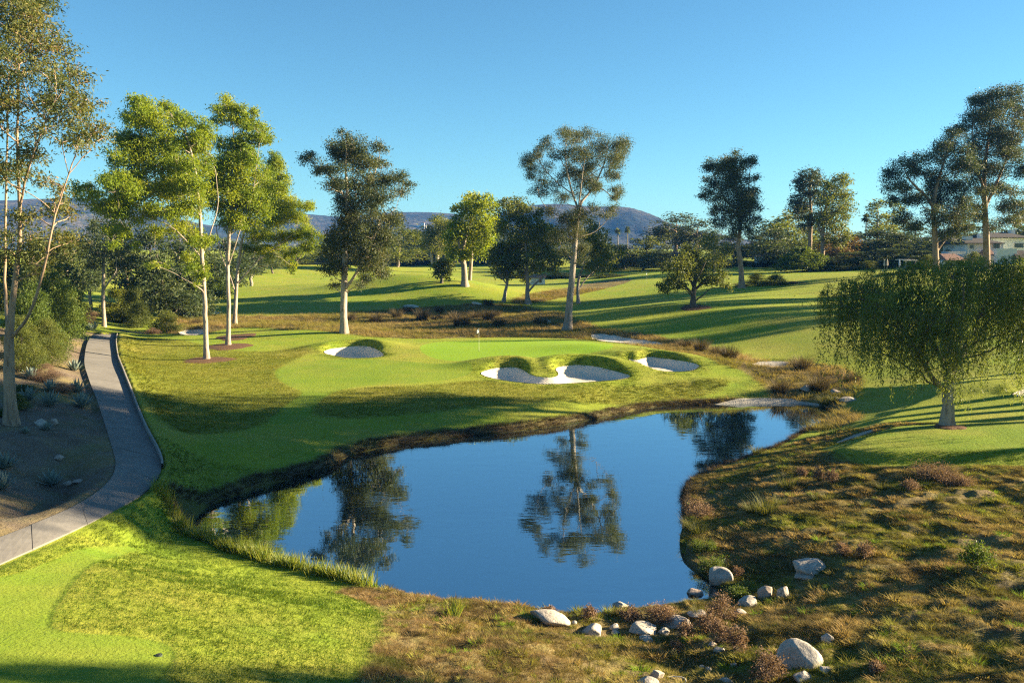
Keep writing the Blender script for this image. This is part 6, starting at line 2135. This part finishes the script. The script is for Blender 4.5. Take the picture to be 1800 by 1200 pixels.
def scatter(name, P, scale, color, coll, npick, label, cat, seed=0):
    r = np.random.default_rng(seed)
    n = len(P)
    me = bpy.data.meshes.new(name)
    me.vertices.add(n)
    me.vertices.foreach_set('co', P.astype(np.float32).ravel())
    for an, av in (('scl', scale), ('rot', r.random(n) * 6.283)):
        a = me.attributes.new(an, 'FLOAT', 'POINT')
        a.data.foreach_set('value', np.asarray(av, np.float32))
    a = me.attributes.new('pick', 'INT', 'POINT')
    a.data.foreach_set('value', r.integers(0, npick, n).astype(np.int32))
    a = me.attributes.new('gcol', 'FLOAT_COLOR', 'POINT')
    a.data.foreach_set('color', np.column_stack([color, np.ones(n)]).astype(np.float32).ravel())
    me.update()
    o = bpy.data.objects.new(name, me)
    col.objects.link(o)
    ng = bpy.data.node_groups.new(name, 'GeometryNodeTree')
    ng.interface.new_socket('Geometry', in_out='INPUT', socket_type='NodeSocketGeometry')
    ng.interface.new_socket('Geometry', in_out='OUTPUT', socket_type='NodeSocketGeometry')
    N = ng.nodes
    gi, go = N.new('NodeGroupInput'), N.new('NodeGroupOutput')
    ip = N.new('GeometryNodeInstanceOnPoints')
    ci = N.new('GeometryNodeCollectionInfo')
    ci.inputs['Collection'].default_value = coll
    ci.inputs['Separate Children'].default_value = True
    ci.inputs['Reset Children'].default_value = True

    def na(nm, ty):
        q = N.new('GeometryNodeInputNamedAttribute')
        q.data_type = ty
        q.inputs['Name'].default_value = nm
        return q.outputs['Attribute']
    cx = N.new('ShaderNodeCombineXYZ')
    L = ng.links
    L.new(na('rot', 'FLOAT'), cx.inputs['Z'])
    L.new(gi.outputs[0], ip.inputs['Points'])
    L.new(ci.outputs[0], ip.inputs['Instance'])
    ip.inputs['Pick Instance'].default_value = True
    L.new(na('pick', 'INT'), ip.inputs['Instance Index'])
    L.new(cx.outputs[0], ip.inputs['Rotation'])
    L.new(na('scl', 'FLOAT'), ip.inputs['Scale'])
    L.new(ip.outputs[0], go.inputs[0])
    md = o.modifiers.new('scatter', 'NODES')
    md.node_group = ng
    return tag(o, label, cat, kind='stuff')


def lerp(a, b, t):
    return np.asarray(a)[None] * (1 - t[:, None]) + np.asarray(b)[None] * t[:, None]


def candidates(x0, x1, y0, y1, dens, seed):
    r = np.random.default_rng(seed)
    n = int((x1 - x0) * (y1 - y0) * dens)
    x = x0 + (x1 - x0) * r.random(n)
    y = y0 + (y1 - y0) * r.random(n)
    ok = np.abs(x) < 0.66 * y + 3
    x, y = x[ok], y[ok]
    d = {k: grid_val(gs[k], x, y) for k in SDN}
    return x, y, zg(x, y), d, r


# foreground lawn
x, y, z, d, r = candidates(-26, 26, 13, 44, 95, 1)
ok = (d['sd_native'] > 0.05) & (d['sd_bed'] > 0.1) & (d['sd_path'] > 0.16) & (d['sd_pond'] > 0.12) & (d['sd_sand'] > 0.1)
cut = (d['sd_apron'] < 0) | (d['sd_tee'] < 0)
ok &= (r.random(len(x)) < np.where(y < 28, 1.0, 0.7))
q = fbm(x * 0.5, y * 0.5, 3) * 0.5 + 0.5
q2 = r.random(len(x))
colr = np.where(cut[:, None], lerp((0.072, 0.138, 0.013), (0.110, 0.168, 0.016), np.clip(q * 0.5 + q2 * 0.5, 0, 1)), lerp((0.070, 0.135, 0.016), (0.140, 0.190, 0.028), np.clip(q * 0.35 + q2 * 0.55 + 0.05, 0, 1)))
scl_ = np.where(cut, 0.36, 1.15 + 0.35 * (q - 0.5)) * (0.8 + 0.4 * r.random(len(x)))
colr = colr * np.where(cut, 0.90 + 0.24 * r.random(len(x)), 0.72 + 0.62 * r.random(len(x)))[:, None]
P = np.column_stack([x, y, z])[ok]
scatter('lawn_grass', P, scl_[ok], colr[ok], TUFT_SHORT, 3, 'sunlit mown lawn grass of the near left bank and tees', 'grass', 1)

# rough across the pond
x, y, z, d, r = candidates(-46, 34, 44, 104, 30, 2)
ro_ = smoothstep(0.4, -0.4, d['sd_rough'])
lip = smoothstep(1.7, 0.4, d['sd_sand']) * (d['sd_sand'] > 0.02)
bank = smoothstep(2.0, 0.3, d['sd_pond'])
pr = np.clip(0.10 + 0.9 * ro_ + lip + 0.2 * bank, 0, 1) * np.where(y > 80, 0.6, 1.0)
ok = (d['sd_native'] > 0.2) & (d['sd_bed'] > 0.1) & (d['sd_path'] > 0.2) & (d['sd_pond'] > 0.5) & (d['sd_sand'] > 0.02) & (d['sd_green'] > 0.3) & (d['sd_apron'] > 0.0) & (r.random(len(x)) < pr)
q = np.clip(fbm(x * 0.4, y * 0.4, 3) * 0.5 + 0.3 + 0.4 * r.random(len(x)), 0, 1)
colr = lerp((0.100, 0.135, 0.018), (0.230, 0.225, 0.040), q)
colr = np.where((lip > 0.2)[:, None], lerp((0.070, 0.115, 0.016), (0.130, 0.165, 0.024), q), colr)
colr = colr * (0.6 + 0.75 * r.random(len(x)))[:, None]
scl_ = (1.1 + 1.2 * ro_ + 0.7 * lip) * (0.7 + 0.6 * r.random(len(x)))
scatter('rough_grass', np.column_stack([x, y, z])[ok], scl_[ok], colr[ok], TUFT_SHORT, 3, 'mottled dry rough on the far bank and bunker lips', 'grass', 2)

# native ground in the foreground
x, y, z, d, r = candidates(-8, 34, 13, 52, 170, 3)
n1 = fbm(x * 0.45 + 3, y * 0.6, 3)
n2 = fbm(x * 0.9 + 40, y * 1.2 + 11, 3)
ok = (d['sd_native'] < 0.1) & (d['sd_pond'] > 0.03) & (d['sd_tee'] > 0.3) & (d['sd_sand'] > 0.1)
bare = smoothstep(0.12, 0.34, fbm(x * 0.35 + 70, y * 0.8 + 20, 3))
ok &= r.random(len(x)) < (1 - 0.9 * bare)
outlet = smoothstep(1.6, 0.4, np.hypot((x - 5.2) / 2.2, (y - 24.0) / 2.6))
edge = smoothstep(0.9, 0.15, d['sd_pond']) * (x > 4)
t1 = np.clip(0.5 + n1 * 1.1 + 0.35 * (r.random(len(x)) - 0.5), 0, 1)
colr = lerp((0.32, 0.235, 0.105), (0.21, 0.21, 0.045), t1)
tan_ = smoothstep(4.0, 0.5, x) * (0.45 + 0.4 * r.random(len(x)))
colr = colr * (1 - tan_[:, None]) + np.array([0.30, 0.19, 0.105]) * tan_[:, None]
t2 = np.clip(smoothstep(0.12, 0.5, n2) * (0.4 + 0.6 * r.random(len(x))), 0, 1)
colr = colr * (1 - t2[:, None]) + np.array([0.130, 0.100, 0.050]) * t2[:, None]
t3 = np.clip(smoothstep(0.38, 0.5, fbm(x * 0.5 + 15, y * 0.9 + 90, 2)) + outlet * 0.8 + edge * 0.7, 0, 1) * (0.4 + 0.5 * r.random(len(x)))
colr = colr * (1 - t3[:, None]) + np.array([0.100, 0.150, 0.024]) * t3[:, None]
colr = colr * (0.45 + 1.1 * r.random(len(x)) ** 1.2)[:, None]
scl_ = (0.28 + 0.30 * np.clip(n2 + 0.4, 0, 1)) * (0.7 + 0.6 * r.random(len(x)))
scatter('native_grass', np.column_stack([x, y, z])[ok], scl_[ok], colr[ok], TUFT_WILD, 4, 'tawny and green native grass hummocks of the near and right banks', 'grass', 3)

x, y, z, d, r = candidates(-8, 34, 13, 52, 13, 7)
n1 = fbm(x * 0.45 + 3, y * 0.6, 3)
ok = (d['sd_native'] < -0.1) & (d['sd_pond'] > 0.15) & (d['sd_tee'] > 0.5) & (d['sd_sand'] > 0.1)
ok &= r.random(len(x)) < 0.35 + 0.65 * smoothstep(-0.1, 0.35, fbm(x * 0.6 + 9, y * 0.9 + 4, 3))
t1 = np.clip(0.5 + n1 * 1.3 + 0.7 * (r.random(len(x)) - 0.5), 0, 1)
colr = lerp((0.33, 0.235, 0.100), (0.215, 0.225, 0.045), t1)
gr_ = (r.random(len(x)) < 0.10)[:, None]
colr = np.where(gr_, np.array([0.17, 0.25, 0.03]), colr) * (0.6 + 0.7 * r.random(len(x)))[:, None]
scatter('hummock_grass', np.column_stack([x, y, z - 0.01])[ok], (0.6 + 0.9 * r.random(len(x)) ** 1.5)[ok], colr[ok], TUFT_CLUMP, 3, 'low tufted hummocks of golden grass on the near and right banks', 'grass', 7)

# native ground behind the green
x, y, z, d, r = candidates(-60, 40, 52, 165, 7, 4)
ok = (d['sd_native'] < 0.2) & (d['sd_sand'] > 0.1) & (d['sd_pond'] > 0.2) & (r.random(len(x)) < 0.8)
t1 = np.clip(0.5 + fbm(x * 0.2, y * 0.3, 3) + 0.4 * (r.random(len(x)) - 0.5), 0, 1)
colr = lerp((0.33, 0.235, 0.115), (0.22, 0.20, 0.05), t1)
scatter('scrub_grass', np.column_stack([x, y, z])[ok], 2.0 * (0.6 + 0.8 * r.random(int(len(x))))[ok], colr[ok], TUFT_WILD, 4, 'tawny scrub grass in the hollow behind the green', 'grass', 4)

# shaggy fringe of dead grass over the cut far bank
x, y, z, d, r = candidates(-26, 20, 30, 68, 70, 5)
ok = (d['sd_pond'] > 0.0) & (d['sd_pond'] < 0.5) & (y > 34 + 0.25 * x) & (d['sd_sand'] > 0.1)
colr = lerp((0.060, 0.048, 0.036), (0.165, 0.125, 0.085), r.random(len(x)))
zz_ = np.where(ok, z, 0) + 0.0
scatter('bank_grass', np.column_stack([x, y, zz_])[ok], (0.7 + 0.7 * r.random(len(x)))[ok], colr[ok], TUFT_WILD, 4, 'shaggy grey-brown dead grass overhanging the far bank of the pond', 'grass', 5)

# litter in the garden bed
x, y, z, d, r = candidates(-46, -8, 26, 100, 14, 6)
ok = (d['sd_bed'] < -0.1) & (d['sd_path'] > 0.15)
ok &= r.random(len(x)) < 0.25 + 0.75 * smoothstep(0.0, 0.5, fbm(x * 0.5, y * 0.5, 3))
colr = lerp((0.10, 0.062, 0.038), (0.26, 0.18, 0.11), r.random(len(x)))
scatter('bed_litter', np.column_stack([x, y, z])[ok], (0.15 + 0.35 * r.random(len(x)) ** 2)[ok], colr[ok], TUFT_WILD, 4, 'dry leaf litter and stubble over the brown garden bed', 'litter', 6)

# ------------------------------------------------------------------ haze


def haze():
    t = NT('haze_air')
    v = t.n('VolumePrincipled')
    t.put(v.inputs['Color'], (0.08, 0.32, 1.0, 1.0))
    v.inputs['Density'].default_value = 0.00010
    v.inputs['Anisotropy'].default_value = 0.0
    t.lk(v.outputs[0], t.out.inputs['Volume'])
    o = MB().box(-2600, 3200, -60, 2900, -12, 135).build('haze', t.m)
    tag(o, 'thin blue haze over the far hills', 'haze', kind='stuff')


haze()
